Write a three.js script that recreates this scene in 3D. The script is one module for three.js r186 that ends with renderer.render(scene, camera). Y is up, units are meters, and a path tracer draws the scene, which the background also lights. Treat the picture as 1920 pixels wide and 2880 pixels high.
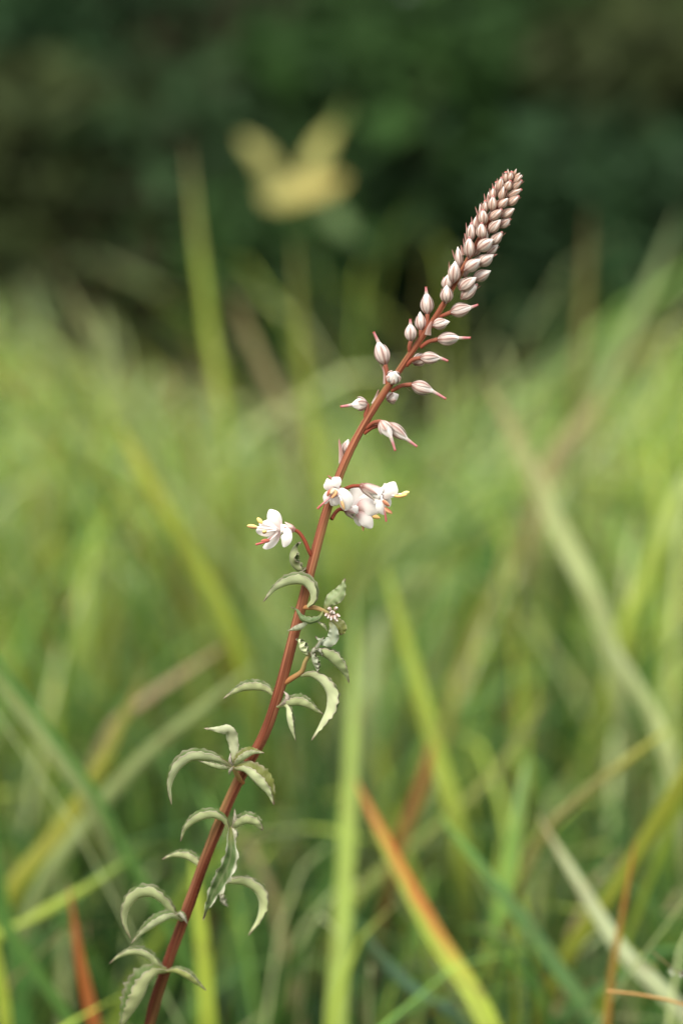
import * as THREE from 'three';
import { mergeGeometries } from 'three/addons/utils/BufferGeometryUtils.js';

// ---------------------------------------------------------------- camera, sky, light, exposure
const scene = new THREE.Scene();
const CAM_H = 0.44, PITCH = THREE.MathUtils.degToRad(9), FOV = 17.43;
const camera = new THREE.PerspectiveCamera(FOV, 682 / 1024, 0.02, 600);
camera.position.set(0, CAM_H, 0);
camera.lookAt(0, CAM_H - Math.sin(PITCH), -Math.cos(PITCH));
camera.focus = 0.75;
camera.userData.fStop = 7.4;
scene.add(camera);
const renderer = new THREE.WebGLRenderer({ antialias: true });
renderer.setSize(682, 1024);
renderer.toneMapping = THREE.LinearToneMapping;
renderer.toneMappingExposure = 2.35;
renderer.shadowMap.enabled = true;
{ // even overcast sky, brighter overhead
  const w = 64, h = 32, d = new Float32Array(w * h * 4);
  for (let j = 0; j < h; j++) {
    const e = ((j + 0.5) / h - 0.5) * Math.PI;
    const L = e < 0 ? 0.2 : 0.4 + 0.72 * Math.sin(e);
    for (let i = 0; i < w; i++) {
      const k = (j * w + i) * 4;
      d[k] = 0.99 * L; d[k + 1] = 1.0 * L; d[k + 2] = 1.0 * L; d[k + 3] = 1;
    }
  }
  const sky = new THREE.DataTexture(d, w, h, THREE.RGBAFormat, THREE.FloatType);
  sky.mapping = THREE.EquirectangularReflectionMapping;
  sky.magFilter = THREE.LinearFilter; sky.minFilter = THREE.LinearFilter; sky.needsUpdate = true;
  scene.background = sky; scene.environment = sky;
  scene.backgroundIntensity = 1; scene.environmentIntensity = 1;
}
const sun = new THREE.DirectionalLight(new THREE.Color(1, 0.95, 0.86), 1.5);
sun.position.set(-1.6, 3.0, 1.6);
sun.target.position.set(0, 0.2, -1);
sun.castShadow = true; sun.shadow.radius = 36;
sun.shadow.mapSize.set(2048, 2048);
Object.assign(sun.shadow.camera, { left: -3, right: 3, top: 3, bottom: -3, near: 0.1, far: 12 });
scene.add(sun, sun.target);

// ---------------------------------------------------------------- helpers
let seed = 20240611;
const rnd = () => { seed |= 0; seed = (seed + 0x6D2B79F5) | 0; let t = Math.imul(seed ^ (seed >>> 15), 1 | seed); t = (t + Math.imul(t ^ (t >>> 7), 61 | t)) ^ t; return ((t ^ (t >>> 14)) >>> 0) / 4294967296; };
const rr = (a, b) => a + (b - a) * rnd();
const V = (x, y, z) => new THREE.Vector3(x, y, z);
const clamp = THREE.MathUtils.clamp, lerp = THREE.MathUtils.lerp, sstep = THREE.MathUtils.smoothstep;
const hash = (x, y) => { let n = Math.sin(x * 127.1 + y * 311.7) * 43758.5453; return n - Math.floor(n); };
function noise(x, y) {
  const xi = Math.floor(x), yi = Math.floor(y), u = x - xi, v = y - yi, a = u * u * (3 - 2 * u), b = v * v * (3 - 2 * v);
  return lerp(lerp(hash(xi, yi), hash(xi + 1, yi), a), lerp(hash(xi, yi + 1), hash(xi + 1, yi + 1), a), b);
}
const mixc = (a, b, t) => [a[0] + (b[0] - a[0]) * t, a[1] + (b[1] - a[1]) * t, a[2] + (b[2] - a[2]) * t];
const mulc = (a, k) => [a[0] * k, a[1] * k, a[2] * k];

// a place in the photograph (1920 x 2880) at a distance along the line of sight -> a point of the world
const FWD = V(0, -Math.sin(PITCH), -Math.cos(PITCH)), UP = V(0, Math.cos(PITCH), -Math.sin(PITCH));
const HH = 2 * Math.tan(THREE.MathUtils.degToRad(FOV) / 2);
const at = (px, py, d) => V(0, CAM_H, 0).addScaledVector(FWD, d).addScaledVector(UP, (0.5 - py / 2880) * HH * d).add(V((px / 2880 - 1 / 3) * HH * d, 0, 0));
const CAMV = FWD.clone().negate();
const mpp = (d) => HH * d / 2880;               // metres per photograph pixel
const camDir = (x, y, z) => V(x, 0, 0).addScaledVector(UP, y).addScaledVector(FWD, -z).normalize();
const toPix = (p) => { const q = p.clone().sub(V(0, CAM_H, 0)), d = q.dot(FWD); return [(q.x / (HH * d) + 1 / 3) * 2880, (0.5 - q.dot(UP) / (HH * d)) * 2880, d]; };

const names = {};
const numbered = (n) => { const k = (names[n] = (names[n] ?? -1) + 1); return k ? `${n}_${String(k).padStart(3, '0')}` : n; };
function tag(o, label, category, group, kind) {
  if (label) o.userData.label = label;
  if (category) o.userData.category = category;
  if (group) o.userData.group = group;
  if (kind) o.userData.kind = kind;
  return o;
}
function mesh(name, geo, mat, parent) {
  const m = new THREE.Mesh(geo, mat); m.name = parent === scene ? numbered(name) : name;
  m.castShadow = m.receiveShadow = true; parent.add(m); return m;
}
function base(name, pos) { const g = new THREE.Group(); g.name = numbered(name); if (pos) g.position.copy(pos); scene.add(g); return g; }
const rel = (geo, g) => geo.translate(-g.position.x, -g.position.y, -g.position.z);
function build(pos, col, idx) {
  const g = new THREE.BufferGeometry();
  g.setAttribute('position', new THREE.Float32BufferAttribute(pos, 3));
  g.setAttribute('color', new THREE.Float32BufferAttribute(col, 3));
  g.setIndex(idx); g.computeVertexNormals(); return g;
}
const curveOf = (pts) => new THREE.CatmullRomCurve3(pts, false, 'centripetal');

// round stalk along a path: rad(t) in metres, col(t, a) linear colour
function tube(pts, rad, col, nt = 12, nr = 8) {
  const c = curveOf(pts), fr = c.computeFrenetFrames(nt, false), P = [], C = [], I = [];
  for (let i = 0; i <= nt; i++) {
    const t = i / nt, p = c.getPointAt(t), r = rad(t);
    for (let j = 0; j <= nr; j++) {
      const a = j / nr * Math.PI * 2, x = Math.cos(a), y = Math.sin(a), k = typeof r === 'number' ? r : r(a);
      P.push(p.x + (fr.normals[i].x * x + fr.binormals[i].x * y) * k, p.y + (fr.normals[i].y * x + fr.binormals[i].y * y) * k, p.z + (fr.normals[i].z * x + fr.binormals[i].z * y) * k);
      C.push(...col(t, j % nr / nr));
    }
  }
  const n1 = nr + 1;
  for (let i = 0; i < nt; i++) for (let j = 0; j < nr; j++) { const a = i * n1 + j; I.push(a, a + 1, a + n1, a + 1, a + n1 + 1, a + n1); }
  for (const [row, flip] of [[0, 0], [nt, 1]]) {
    const p = c.getPointAt(row / nt), k = P.length / 3; P.push(p.x, p.y, p.z); C.push(...col(row / nt, 0));
    for (let j = 0; j < nr; j++) { const a = row * n1 + j; flip ? I.push(a, a + 1, k) : I.push(a + 1, a, k); }
  }
  return build(P, C, I);
}

// leaf or petal: a sheet with two faces, an edge and real thickness, bent along a path
function sheet(o) {
  const { pts, w, prof, N, fold = 0.6, wave = 0, freq = 4, thick = 0.00012, top, bot, edge, nt = 18, ns = 8, twist = 0, tooth = 0, tf = 14, ph = 0, lean = 0 } = o;
  const c = curveOf(pts), gT = [], gB = [], mT = c.getTangentAt(0.45), uSign = Math.sign(new THREE.Vector3().crossVectors(CAMV, mT).dot(o.upHint ?? UP)) || 1;
  for (let i = 0; i <= nt; i++) {
    const t = i / nt, p = c.getPointAt(t), T = c.getTangentAt(t);
    const n = N.clone().addScaledVector(T, -N.dot(T)).normalize(); n.applyAxisAngle(T, lean + twist * t);
    const S = new THREE.Vector3().crossVectors(T, n);
    if (o.vee) { // halves raised from the midrib: near half towards the viewer side, far half away
      const [va, vb] = o.vee, u = new THREE.Vector3().crossVectors(CAMV, T).normalize().multiplyScalar(uSign), v = new THREE.Vector3().crossVectors(u, T).normalize(); if (v.dot(CAMV) < 0) v.negate();
      const dN = u.clone().multiplyScalar(Math.cos(va)).addScaledVector(v, Math.sin(va)), dF = u.clone().multiplyScalar(Math.cos(vb)).addScaledVector(v, -Math.sin(vb));
      const inn = dN.clone().add(dF).normalize(), hw0 = w * prof(t);
      for (let j = 0; j <= ns; j++) {
        const s = j / ns * 2 - 1, d = s < 0 ? dN : dF, m = Math.abs(s), out = inn.clone().addScaledVector(d, -inn.dot(d)).normalize();
        let hw = hw0 * (s < 0 ? 1 : o.far ?? 1.12); if (m > 0.7) hw *= 1 + tooth * 1.6 * (m - 0.7) / 0.3 * (Math.abs(((t * tf + (s > 0 ? 0.4 : 0)) % 1) - 0.5) * 2 - 0.5);
        const wv = wave * w * m * m * Math.sin(freq * t * 6.283 + ph + (s > 0 ? 1.7 : 0)) * Math.min(1, t * 4) - (o.recurve ?? 0.12) * hw0 * m * m * m;
        const q = p.clone().addScaledVector(u, -0.62 * hw0).addScaledVector(d, hw * m).addScaledVector(out, wv + 0.14 * hw0 * Math.sin(m * Math.PI) * -1), h = thick * 0.5;
        const on = m < 0.01 ? inn : out;
        gT.push(q.clone().addScaledVector(on, h)); gB.push(q.addScaledVector(on, -h));
      }
      continue;
    }
    for (let j = 0; j <= ns; j++) {
      const s = j / ns * 2 - 1, f = Math.max(1e-3, Math.abs(fold)) , sg = Math.sign(fold) || 1;
      let hw = w * prof(t);
      if (tooth && Math.abs(s) > 0.9) hw *= 1 + tooth * (Math.abs(((t * tf + (s > 0 ? 0.4 : 0)) % 1) - 0.5) * 2 - 0.5);
      const a = f * Math.abs(s), x = Math.sign(s) * hw * Math.sin(a) / f, y = -sg * hw * (1 - Math.cos(a)) / f;
      const wv = wave * w * s * s * Math.sin(freq * t * 6.283 + ph + (s > 0 ? 1.7 : 0)) * Math.min(1, t * 4);
      const q = p.clone().addScaledVector(S, x).addScaledVector(n, y + wv);
      const h = thick * 0.5 * (1 - 0.5 * Math.abs(s));
      gT.push(q.clone().addScaledVector(n, h)); gB.push(q.addScaledVector(n, -h));
    }
  }
  const P = [], C = [], I = [], n1 = ns + 1, half = (nt + 1) * n1;
  const put = (g, col) => g.forEach((q, k) => { P.push(q.x, q.y, q.z); const i = Math.floor(k / n1), j = k % n1; C.push(...col(i / nt, j / ns * 2 - 1)); });
  put(gT, top); put(gB, bot ?? top);
  for (let i = 0; i < nt; i++) for (let j = 0; j < ns; j++) {
    const a = i * n1 + j; I.push(a, a + 1, a + n1, a + 1, a + n1 + 1, a + n1);
    const b = a + half; I.push(b, b + n1, b + 1, b + 1, b + n1, b + n1 + 1);
  }
  const rim = []; // edge loop
  for (let i = 0; i <= nt; i++) rim.push(i * n1);
  for (let j = 1; j <= ns; j++) rim.push(nt * n1 + j);
  for (let i = nt - 1; i >= 0; i--) rim.push(i * n1 + ns);
  for (let j = ns - 1; j >= 0; j--) rim.push(j);
  const e0 = P.length / 3, ec = edge ?? top;
  rim.forEach((k) => { for (const g of [gT, gB]) { P.push(g[k].x, g[k].y, g[k].z); C.push(...ec(Math.floor(k / n1) / nt, k % n1 / ns * 2 - 1)); } });
  for (let k = 0; k + 1 < rim.length; k++) { const a = e0 + k * 2; I.push(a, a + 1, a + 2, a + 1, a + 3, a + 2); }
  return build(P, C, I);
}

// ---------------------------------------------------------------- materials
const M = {
  stem: new THREE.MeshPhysicalMaterial({ vertexColors: true, roughness: 0.65, specularIntensity: 0.25, sheen: 0.06, sheenRoughness: 0.5, sheenColor: new THREE.Color(0.8, 0.55, 0.45) }),
  leaf: new THREE.MeshPhysicalMaterial({ vertexColors: true, roughness: 0.5, specularIntensity: 0.7, transmission: 0.25, thickness: 0, sheen: 0.08, sheenRoughness: 0.5, sheenColor: new THREE.Color(0.8, 0.8, 0.6) }),
  petal: new THREE.MeshPhysicalMaterial({ vertexColors: true, roughness: 0.8, specularIntensity: 0.3, transmission: 0.3, thickness: 0 }),
  bud: new THREE.MeshPhysicalMaterial({ vertexColors: true, roughness: 0.7, specularIntensity: 0.4 }),
  anther: new THREE.MeshPhysicalMaterial({ vertexColors: true, roughness: 0.7, specularIntensity: 0.4 }),
  grass: new THREE.MeshPhysicalMaterial({ vertexColors: true, roughness: 0.55, specularIntensity: 0.35, transmission: 0.34, thickness: 0 }),
  shrub: new THREE.MeshPhysicalMaterial({ vertexColors: true, roughness: 0.8, specularIntensity: 0.15, transmission: 0.2, thickness: 0 }),
  wood: new THREE.MeshStandardMaterial({ vertexColors: true, roughness: 0.9 }),
  soil: new THREE.MeshStandardMaterial({ vertexColors: true, roughness: 1 }),
  water: new THREE.MeshPhysicalMaterial({ color: 0xffffff, roughness: 0.02, transmission: 1, thickness: 0.002, ior: 1.33 }),
};

// ---------------------------------------------------------------- ground
{
  const P = [], C = [], I = [], n = 120;
  const axis = (k) => { const u = k / n * 2 - 1; return Math.sign(u) * (Math.abs(u) * 3 + Math.pow(Math.abs(u), 9) * 297); };
  for (let j = 0; j <= n; j++) for (let i = 0; i <= n; i++) {
    const x = axis(i), z = axis(j) - 1.5, near = Math.exp(-(x * x + z * z) / 60);
    P.push(x, -0.004 + near * (noise(x * 9, z * 9) * 0.02 - 0.016 + noise(x * 40, z * 40) * 0.006), z);
    const k = 0.6 + 0.8 * noise(x * 23 + 7, z * 23), g = noise(x * 3, z * 3 + 9);
    C.push(...mulc(mixc([0.024, 0.018, 0.011], [0.018, 0.03, 0.01], g), k));
  }
  for (let j = 0; j < n; j++) for (let i = 0; i < n; i++) { const a = j * (n + 1) + i; I.push(a, a + n + 1, a + 1, a + 1, a + n + 1, a + n + 2); }
  tag(mesh('ground', build(P, C, I), M.soil, scene), 'dark earth showing between the grass roots', null, null, 'structure');
}

// ---------------------------------------------------------------- meadow grass
const PAL = {
  lime: [0.4, 0.5, 0.07], yellow: [0.48, 0.47, 0.06], green: [0.2, 0.37, 0.07], deep: [0.035, 0.11, 0.025], blue: [0.32, 0.47, 0.19], pale: [0.54, 0.61, 0.27],
  olive: [0.2, 0.19, 0.05], tan: [0.32, 0.26, 0.12], orange: [0.42, 0.14, 0.02], rust: [0.34, 0.075, 0.02], brown: [0.13, 0.07, 0.03],
};
function bladeRows(pts, w, prof, side, nrows, colf, P, C, I, keel = 0.25, across = [-1, 0, 1]) {
  const c = pts.length > 2 ? curveOf(pts) : new THREE.LineCurve3(pts[0], pts[1]);
  const n0 = P.length / 3;
  for (let i = 0; i <= nrows; i++) {
    const t = i / nrows, p = across.length > 3 ? c.getPointAt(t) : c.getPoint(t), T = across.length > 3 ? c.getTangentAt(t) : c.getTangent(t);
    const S = side.clone().addScaledVector(T, -side.dot(T)).normalize(), n = new THREE.Vector3().crossVectors(S, T), hw = w * prof(t);
    for (const s of across) {
      P.push(p.x + S.x * s * hw + n.x * hw * keel * (1 - Math.abs(s)), p.y + S.y * s * hw + n.y * hw * keel * (1 - Math.abs(s)), p.z + S.z * s * hw + n.z * hw * keel * (1 - Math.abs(s)));
      C.push(...colf(t, s));
    }
  }
  for (let i = 0; i < nrows; i++) for (let j = 0, m = across.length; j < m - 1; j++) { const a = n0 + i * m + j; I.push(a, a + 1, a + m, a + 1, a + m + 1, a + m); }
}
const bladeProf = (t) => Math.min(1, 0.75 + t * 1.2) * Math.pow(1 - t, 0.62) * (1 - 0.1 * t) + 0.012;   // t = 0 at the root
function meadow() {
  const P = [], C = [], I = [];
  const tones = [[PAL.lime, 9], [PAL.green, 6], [PAL.deep, 1.5], [PAL.blue, 5], [PAL.pale, 7], [PAL.yellow, 1.6], [PAL.olive, 2.4], [PAL.tan, 1.2], [PAL.orange, 0.22]];
  const total = tones.reduce((a, b) => a + b[1], 0);
  let made = 0;
  for (let k = 0; k < 60000; k++) {
    const front = rnd() < 0.3, x = rr(-1, 1) * rr(0.25, rnd() < 0.25 ? 1.8 : 0.75), z = front ? rr(0.5, -0.86) : rnd() < 0.85 ? rr(-0.85, -2.1) : rr(0.35, -2.35);  // front: unseen sward added on the camera side to block low light
    const far = -1.62 - 0.35 * sstep(Math.abs(x - 0.02), 0.1, 0.42) - 0.2 * (noise(x * 6 + 3, 1) - 0.5);
    if (z < far && rnd() > 0.35) continue;
    let h = rr(0.12, 0.3) * (0.85 + 0.3 * noise(x * 5, z * 5)); if (rnd() < 0.06) h *= 1.25;
    const yaw = rr(0, 6.283), lean = rr(0.05, 0.55) * h * (rnd() < 0.25 ? 1.7 : 1), droop = rr(0, 0.35);
    const wideLean = k % 8 === 0 ? 1.7 : 1, dx = Math.cos(yaw) * lean * wideLean, dz = Math.sin(yaw) * lean * (k % 8 === 0 ? 0.5 : 1);
    const root = V(x, -0.006, z), mid = V(x + dx * 0.3, h * 0.55, z + dz * 0.3), up = V(x + dx * 0.72, h * (0.95 - droop * 0.1), z + dz * 0.72), tip = V(x + dx * 1.15, h * (1.05 - droop * 0.5), z + dz * 1.15);
    const w = rr(0.0007, 0.0019) * (rnd() < 0.12 ? 1.5 : 1);
    if (front && z < 0) { const cap = 0.4 + z * 0.33; for (const q of [mid, up, tip]) q.y = Math.min(q.y, cap * (q === mid ? 0.6 : q === up ? 0.92 : 1)); }   // added front sward is capped to stay below the view
    let bad = false;
    for (const q of [mid, up, tip]) { const [u, v, d] = toPix(q); const lim = 0.9 + 0.34 * sstep(-v, -2650, -1900); if (d < lim && (d < 0.1 || (u > -250 && u < 2170 && v < 2880 + 500 && v > -400))) bad = true; }
    if (bad) continue;
    { const [u, v] = toPix(h > 0 ? tip.clone().setY(Math.max(tip.y, up.y)) : tip), line = 1130 - 320 * Math.pow(Math.min(1.2, Math.abs(u - 1050) / 1000), 1.5) + 130 * (noise(u / 170, 2) - 0.5); if (v < line + rr(-110, 230) && rnd() < 0.975) continue; }
    const wide = k % 8 === 0 && z > -1.35 && z < -0.9, low = !wide && z > -1.4 && rnd() < 0.74;          // near the viewer mostly short undergrass, its dark green painting the shade of gaps
    if (z < -0.86 && z > -1.5 && !wide && noise(x * 15 + 4, z * 15) < 0.55 && rnd() < 0.94) continue;
    if (z < -0.86 && z > -1.35 && rnd() < 0.5) continue;   // bare gaps of earth in the sward
    if (low && tip.y > 0.15) { const f = rr(0.06, 0.14) / tip.y; for (const q of [mid, up, tip]) { q.y *= f; q.x = x + (q.x - x) * Math.sqrt(f); q.z = z + (q.z - z) * Math.sqrt(f); } }
    let pick = rnd() * total, tone = PAL.green; for (const [c, wgt] of tones) { pick -= wgt; if (pick < 0) { tone = c; break; } }
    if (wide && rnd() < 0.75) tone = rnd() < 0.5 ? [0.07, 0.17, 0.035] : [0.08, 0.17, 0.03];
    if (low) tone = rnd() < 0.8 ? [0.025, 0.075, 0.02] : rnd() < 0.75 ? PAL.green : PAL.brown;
    const v = rr(0.75, 1.2), tipc = rnd() < 0.3 ? PAL.tan : tone, a = rr(0, 6.28);
    const side = V(Math.cos(a), 0.0, Math.sin(a) * 0.6);
    bladeRows([root, mid, up, tip], wide ? rr(0.0016, 0.0028) : w, bladeProf, side, 7, (t) => mulc(mixc(mixc(mixc(tone, [0.03, 0.075, 0.022], 0.65), tone, sstep(t, 0.03, 0.32)), tipc, sstep(t, 0.75, 1)), v), P, C, I);  // roots mixed to dark green, painted shade low in the turf
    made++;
  }
  console.log('meadow blades', made);
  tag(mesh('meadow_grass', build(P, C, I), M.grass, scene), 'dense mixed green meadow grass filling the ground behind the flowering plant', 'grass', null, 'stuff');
}
meadow();

// single blades that stand out; points in the 1568 x 2352 view of the photograph, tip first
const GB = 'single grass blades standing out of the meadow';
function blade(name, label, pts, d, w, cTip, cMid, opt = {}) {
  const [d0, d1] = Array.isArray(d) ? d : [d, d], n = pts.length, k = 1920 / 1568;
  const Q = pts.map(([x, y], i) => at(x * k, y * k, lerp(d0, d1, i / (n - 1))));
  const last = Q[n - 1], T = last.clone().sub(Q[n - 2]).normalize();
  let len = 0; for (let i = 1; i < n; i++) len += Q[i].distanceTo(Q[i - 1]);
  const seen = len;
  if (last.y > 0.004 && !opt.cut) {
    const run = clamp(last.y / Math.max(0.25, -T.y) * 0.4, 0, 0.05), hx = V(T.x, 0, T.z);
    const r = V(last.x + T.x * run, -0.006, last.z + T.z * run - 0.05), m = last.clone().lerp(r, 0.5).addScaledVector(hx, run * 0.25);
    Q.push(m, r); len += last.distanceTo(m) + m.distanceTo(r);
  }
  Q.reverse();                                                   // root first
  const width = w * k * mpp((d0 + d1) / 2) * 0.5, fs = 1 - seen / len;
  const P = [], C = [], I = [], tw = opt.side ?? rr(-0.5, 0.5);
  const side = camDir(Math.cos(tw), 0.35 * Math.sign(rnd() - 0.5), Math.sin(tw));
  const prof = opt.prof ?? ((t) => { const s = clamp((t - fs) / (1 - fs), 0, 1); return (t < fs ? 0.3 + 0.7 * Math.pow(t / Math.max(fs, 1e-3), 2) : 1) * Math.pow(Math.max(0, 1 - Math.pow(s, opt.pw ?? 2.2)), 0.8) + 0.03; });
  const vn = (s) => 0.82 + 0.3 * hash(Math.round(s * 20), w) + (Math.abs(s) < 0.08 ? 0.15 : 0);
  bladeRows(Q, width * 0.7, (t) => prof(t) * (0.95 + 0.1 * noise(t * 30, w)), side, 60, (t, s) => {
    const u = clamp((t - fs) / (1 - fs), 0, 1); let c = mixc(cMid, cTip, sstep(u + 0.35 * (noise(u * 16, s * 2.5 + w) - 0.5) + 0.25 * (noise(u * 50, s * 7) - 0.5), opt.from ?? 0.45, 1));
    c = mulc(c, vn(s)); if (noise(u * 70 + w, s * 5 + 3) > 0.86) c = mixc(c, PAL.brown, 0.6);
    if (opt.edge) { const q = opt.flip ? s : -s; c = mixc(c, opt.edge, 0.95 * sstep(u, 0.1, 0.5) * sstep(q + 0.5 * (noise(u * 24, 3) - 0.5), -0.5, 0.2)); }
    c = mixc(c, PAL.olive, 0.25 * noise(t * 9 + d0 * 50, s * 2));
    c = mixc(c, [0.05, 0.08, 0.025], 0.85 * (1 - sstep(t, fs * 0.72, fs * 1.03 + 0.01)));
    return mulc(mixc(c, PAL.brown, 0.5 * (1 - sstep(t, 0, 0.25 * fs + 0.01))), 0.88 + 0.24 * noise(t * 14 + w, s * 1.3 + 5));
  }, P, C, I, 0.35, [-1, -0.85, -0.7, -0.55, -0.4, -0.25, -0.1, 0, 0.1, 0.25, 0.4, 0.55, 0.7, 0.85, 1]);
  const gm = build(P, C, I);
  const root = Q[0].clone();
  gm.translate(-root.x, -root.y, -root.z);
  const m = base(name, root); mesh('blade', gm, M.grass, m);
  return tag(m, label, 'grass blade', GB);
}
const { lime, yellow, green, deep, blue, pale, olive, tan, orange, rust, brown } = PAL;
const brightLime = [0.34, 0.42, 0.045], white = [0.55, 0.62, 0.36];
blade('grass_plant', 'broad upright yellow-green blade rising straight beside the flowering stem to the lower edge', [[812, 1330], [813, 1520], [806, 1750], [790, 2050], [770, 2360]], [1.14, 0.98], 70, [0.22, 0.32, 0.08], [0.27, 0.37, 0.06], { pw: 1.6, from: 0.3 });
blade('grass_plant', 'slim upright lime blade with its tip below the yellow leaves', [[676, 540], [688, 760], [715, 980], [775, 1250]], 1.36, 40, olive, [0.28, 0.34, 0.04], { pw: 3 });
blade('grass_plant', 'tall thin olive blade, its tip the highest in the left half', [[430, 320], [455, 560], [485, 780], [515, 960]], 1.38, 32, tan, lime, { pw: 2 });
blade('grass_plant', 'bright yellow blade slanting down right towards the stem below the tall thin blade', [[270, 970], [350, 1120], [440, 1280], [535, 1460]], 1.16, 56, yellow, brightLime, { pw: 5 });
blade('grass_plant', 'long pale green blade slanting down to the right in the right half of the meadow', [[1115, 870], [1210, 1060], [1300, 1250], [1390, 1450]], 1.17, 58, tan, pale, { pw: 4, from: 0.3 });
blade('grass_plant', 'pale green-grey blade leaning out past the right edge near the dark shrubs', [[1560, 480], [1490, 660], [1415, 820], [1340, 980]], 1.45, 40, [0.2, 0.27, 0.12], [0.26, 0.34, 0.13], { pw: 3 });
blade('grass_plant', 'brownish thin upright blade in front of the dark shrubs right of the flower spike', [[1352, 470], [1346, 620], [1335, 780], [1325, 900]], 1.45, 34, brown, olive, { pw: 2 });
blade('grass_plant', 'broad brilliant yellow blade slanting up to the right edge', [[1640, 1640], [1568, 1790], [1480, 1935], [1385, 2080], [1300, 2200]], 0.99, 84, [0.42, 0.43, 0.05], [0.4, 0.44, 0.06], { pw: 6 });
blade('grass_plant', 'whitish-green blade with a brown tip running down to the lower right corner', [[1232, 1870], [1330, 2030], [1425, 2180], [1590, 2370]], [0.98, 0.93], 56, tan, [0.45, 0.5, 0.28], { pw: 2.2, from: 0.62 });
blade('grass_plant', 'narrow orange-brown stalk crossing the whitish-green blade', [[1460, 1920], [1428, 2100], [1402, 2250], [1392, 2370]], 0.9, 26, orange, [0.34, 0.19, 0.03], { pw: 2 });
blade('grass_plant', 'yellow blade with one orange edge slanting down to the lower edge', [[815, 1790], [905, 1975], [1000, 2150], [1130, 2372]], [1.0, 0.94], 66, [0.36, 0.2, 0.06], brightLime, { pw: 2.4, edge: [0.5, 0.13, 0.02], flip: true });
blade('grass_plant', 'rust-red blade tapering to a point near the lower left corner', [[158, 2030], [180, 2180], [205, 2300], [222, 2372]], 0.93, 44, [0.28, 0.07, 0.025], [0.36, 0.09, 0.02], { pw: 1.4 });
blade('grass_plant', 'broad pale green blade sloping down to the left, left of the flowering stem', [[590, 1520], [460, 1630], [320, 1750], [190, 1900], [90, 2050]], 1.03, 56, [0.38, 0.46, 0.18], [0.38, 0.46, 0.18], { pw: 4 });
blade('grass_plant', 'golden-green blade sloping down left beside the broad pale one', [[330, 1540], [250, 1720], [150, 1890], [20, 2060]], 1.04, 60, olive, [0.33, 0.34, 0.04], { pw: 3 });
blade('grass_plant', 'narrow fresh green blade sloping to the left edge above the rust-red blade', [[330, 1950], [210, 2030], [90, 2100], [-30, 2170]], 0.98, 34, green, lime, { pw: 2 });
blade('grass_plant', 'pale green blade entering over the left edge and slanting down right', [[-30, 1530], [60, 1650], [140, 1750], [200, 1830]], 1.02, 44, [0.34, 0.42, 0.17], [0.32, 0.4, 0.16], { pw: 5 });
blade('grass_plant', 'lime blade at the very left edge near the lower corner', [[-22, 2080], [-8, 2200], [8, 2300], [14, 2372]], 0.95, 44, lime, brightLime, { pw: 2 });
blade('grass_plant', 'upright lime blade just right of the lowest stretch of the flowering stem', [[440, 1960], [460, 2120], [472, 2250], [478, 2372]], 0.96, 54, lime, brightLime, { pw: 3 });
blade('grass_plant', 'tan and orange blade with a rusty lower half in the middle of the right meadow', [[1200, 1130], [1145, 1330], [1075, 1500], [1030, 1650]], 1.22, 24, [0.3, 0.3, 0.1], [0.3, 0.25, 0.07], { pw: 3, from: 0.2 });
blade('grass_plant', 'short rusty orange blade right of the upright yellow-green blade', [[992, 1700], [975, 1780], [945, 1870], [920, 1930]], 1.06, 42, [0.3, 0.1, 0.03], [0.26, 0.11, 0.025], { pw: 5 });
blade('grass_plant', 'olive blade crossing down to the left behind the orange-edged one', [[1270, 1580], [1120, 1790], [960, 1930], [810, 2070]], 1.1, 40, olive, [0.2, 0.24, 0.045], { pw: 3 });
blade('grass_plant', 'thin yellow-olive blade arching up towards the right edge above the brilliant yellow one', [[1540, 1670], [1420, 1760], [1320, 1840], [1240, 1930]], 0.98, 32, yellow, olive, { pw: 3 });
blade('grass_plant', 'dark bluish-green blade slanting down right between the orange-edged and whitish-green blades', [[1000, 1860], [1120, 2010], [1250, 2180], [1370, 2372]], 0.95, 52, green, [0.09, 0.2, 0.06], { pw: 3 });
blade('grass_plant', 'dark blue-green blade lying low beside the base of the upright yellow-green blade', [[800, 2080], [870, 2190], [950, 2270], [1040, 2330]], 0.97, 40, deep, [0.06, 0.14, 0.08], { pw: 3 });
blade('grass_plant', 'washed-out green blade at the right edge above the brilliant yellow one', [[1395, 1460], [1450, 1560], [1500, 1650], [1540, 1760]], 1.08, 52, white, pale, { pw: 5 });
blade('grass_plant', 'small pale blade standing right of the curled leaves of the flowering plant', [[878, 1400], [866, 1470], [855, 1540], [850, 1600]], 1.22, 54, [0.42, 0.5, 0.28], [0.38, 0.46, 0.2], { pw: 5 });
blade('grass_plant', 'fresh lime blade slanting down right from beside the small pale blade', [[880, 1290], [940, 1500], [1000, 1720], [1050, 1900]], 1.1, 50, lime, lime, { pw: 3 });
blade('grass_plant', 'upright mid-green blade between the short rusty blade and the whitish-green blade', [[1210, 1740], [1185, 1880], [1165, 2020], [1150, 2150]], 1.02, 52, blue, green, { pw: 3 });
blade('grass_plant', 'pinkish-tan blade lying across the broad pale green one', [[520, 1480], [430, 1540], [340, 1600], [250, 1680]], 1.12, 30, tan, [0.34, 0.24, 0.14], { pw: 4 });
blade('grass_plant', 'pale olive blade standing up along the right edge of the meadow', [[1590, 1060], [1540, 1180], [1480, 1330], [1420, 1480]], 1.2, 56, pale, lime, { pw: 3 });
blade('grass_plant', 'sandy blade leaning right below the brownish thin upright blade', [[1390, 900], [1340, 960], [1280, 1040], [1240, 1130]], 1.3, 58, tan, tan, { pw: 3 });
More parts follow.
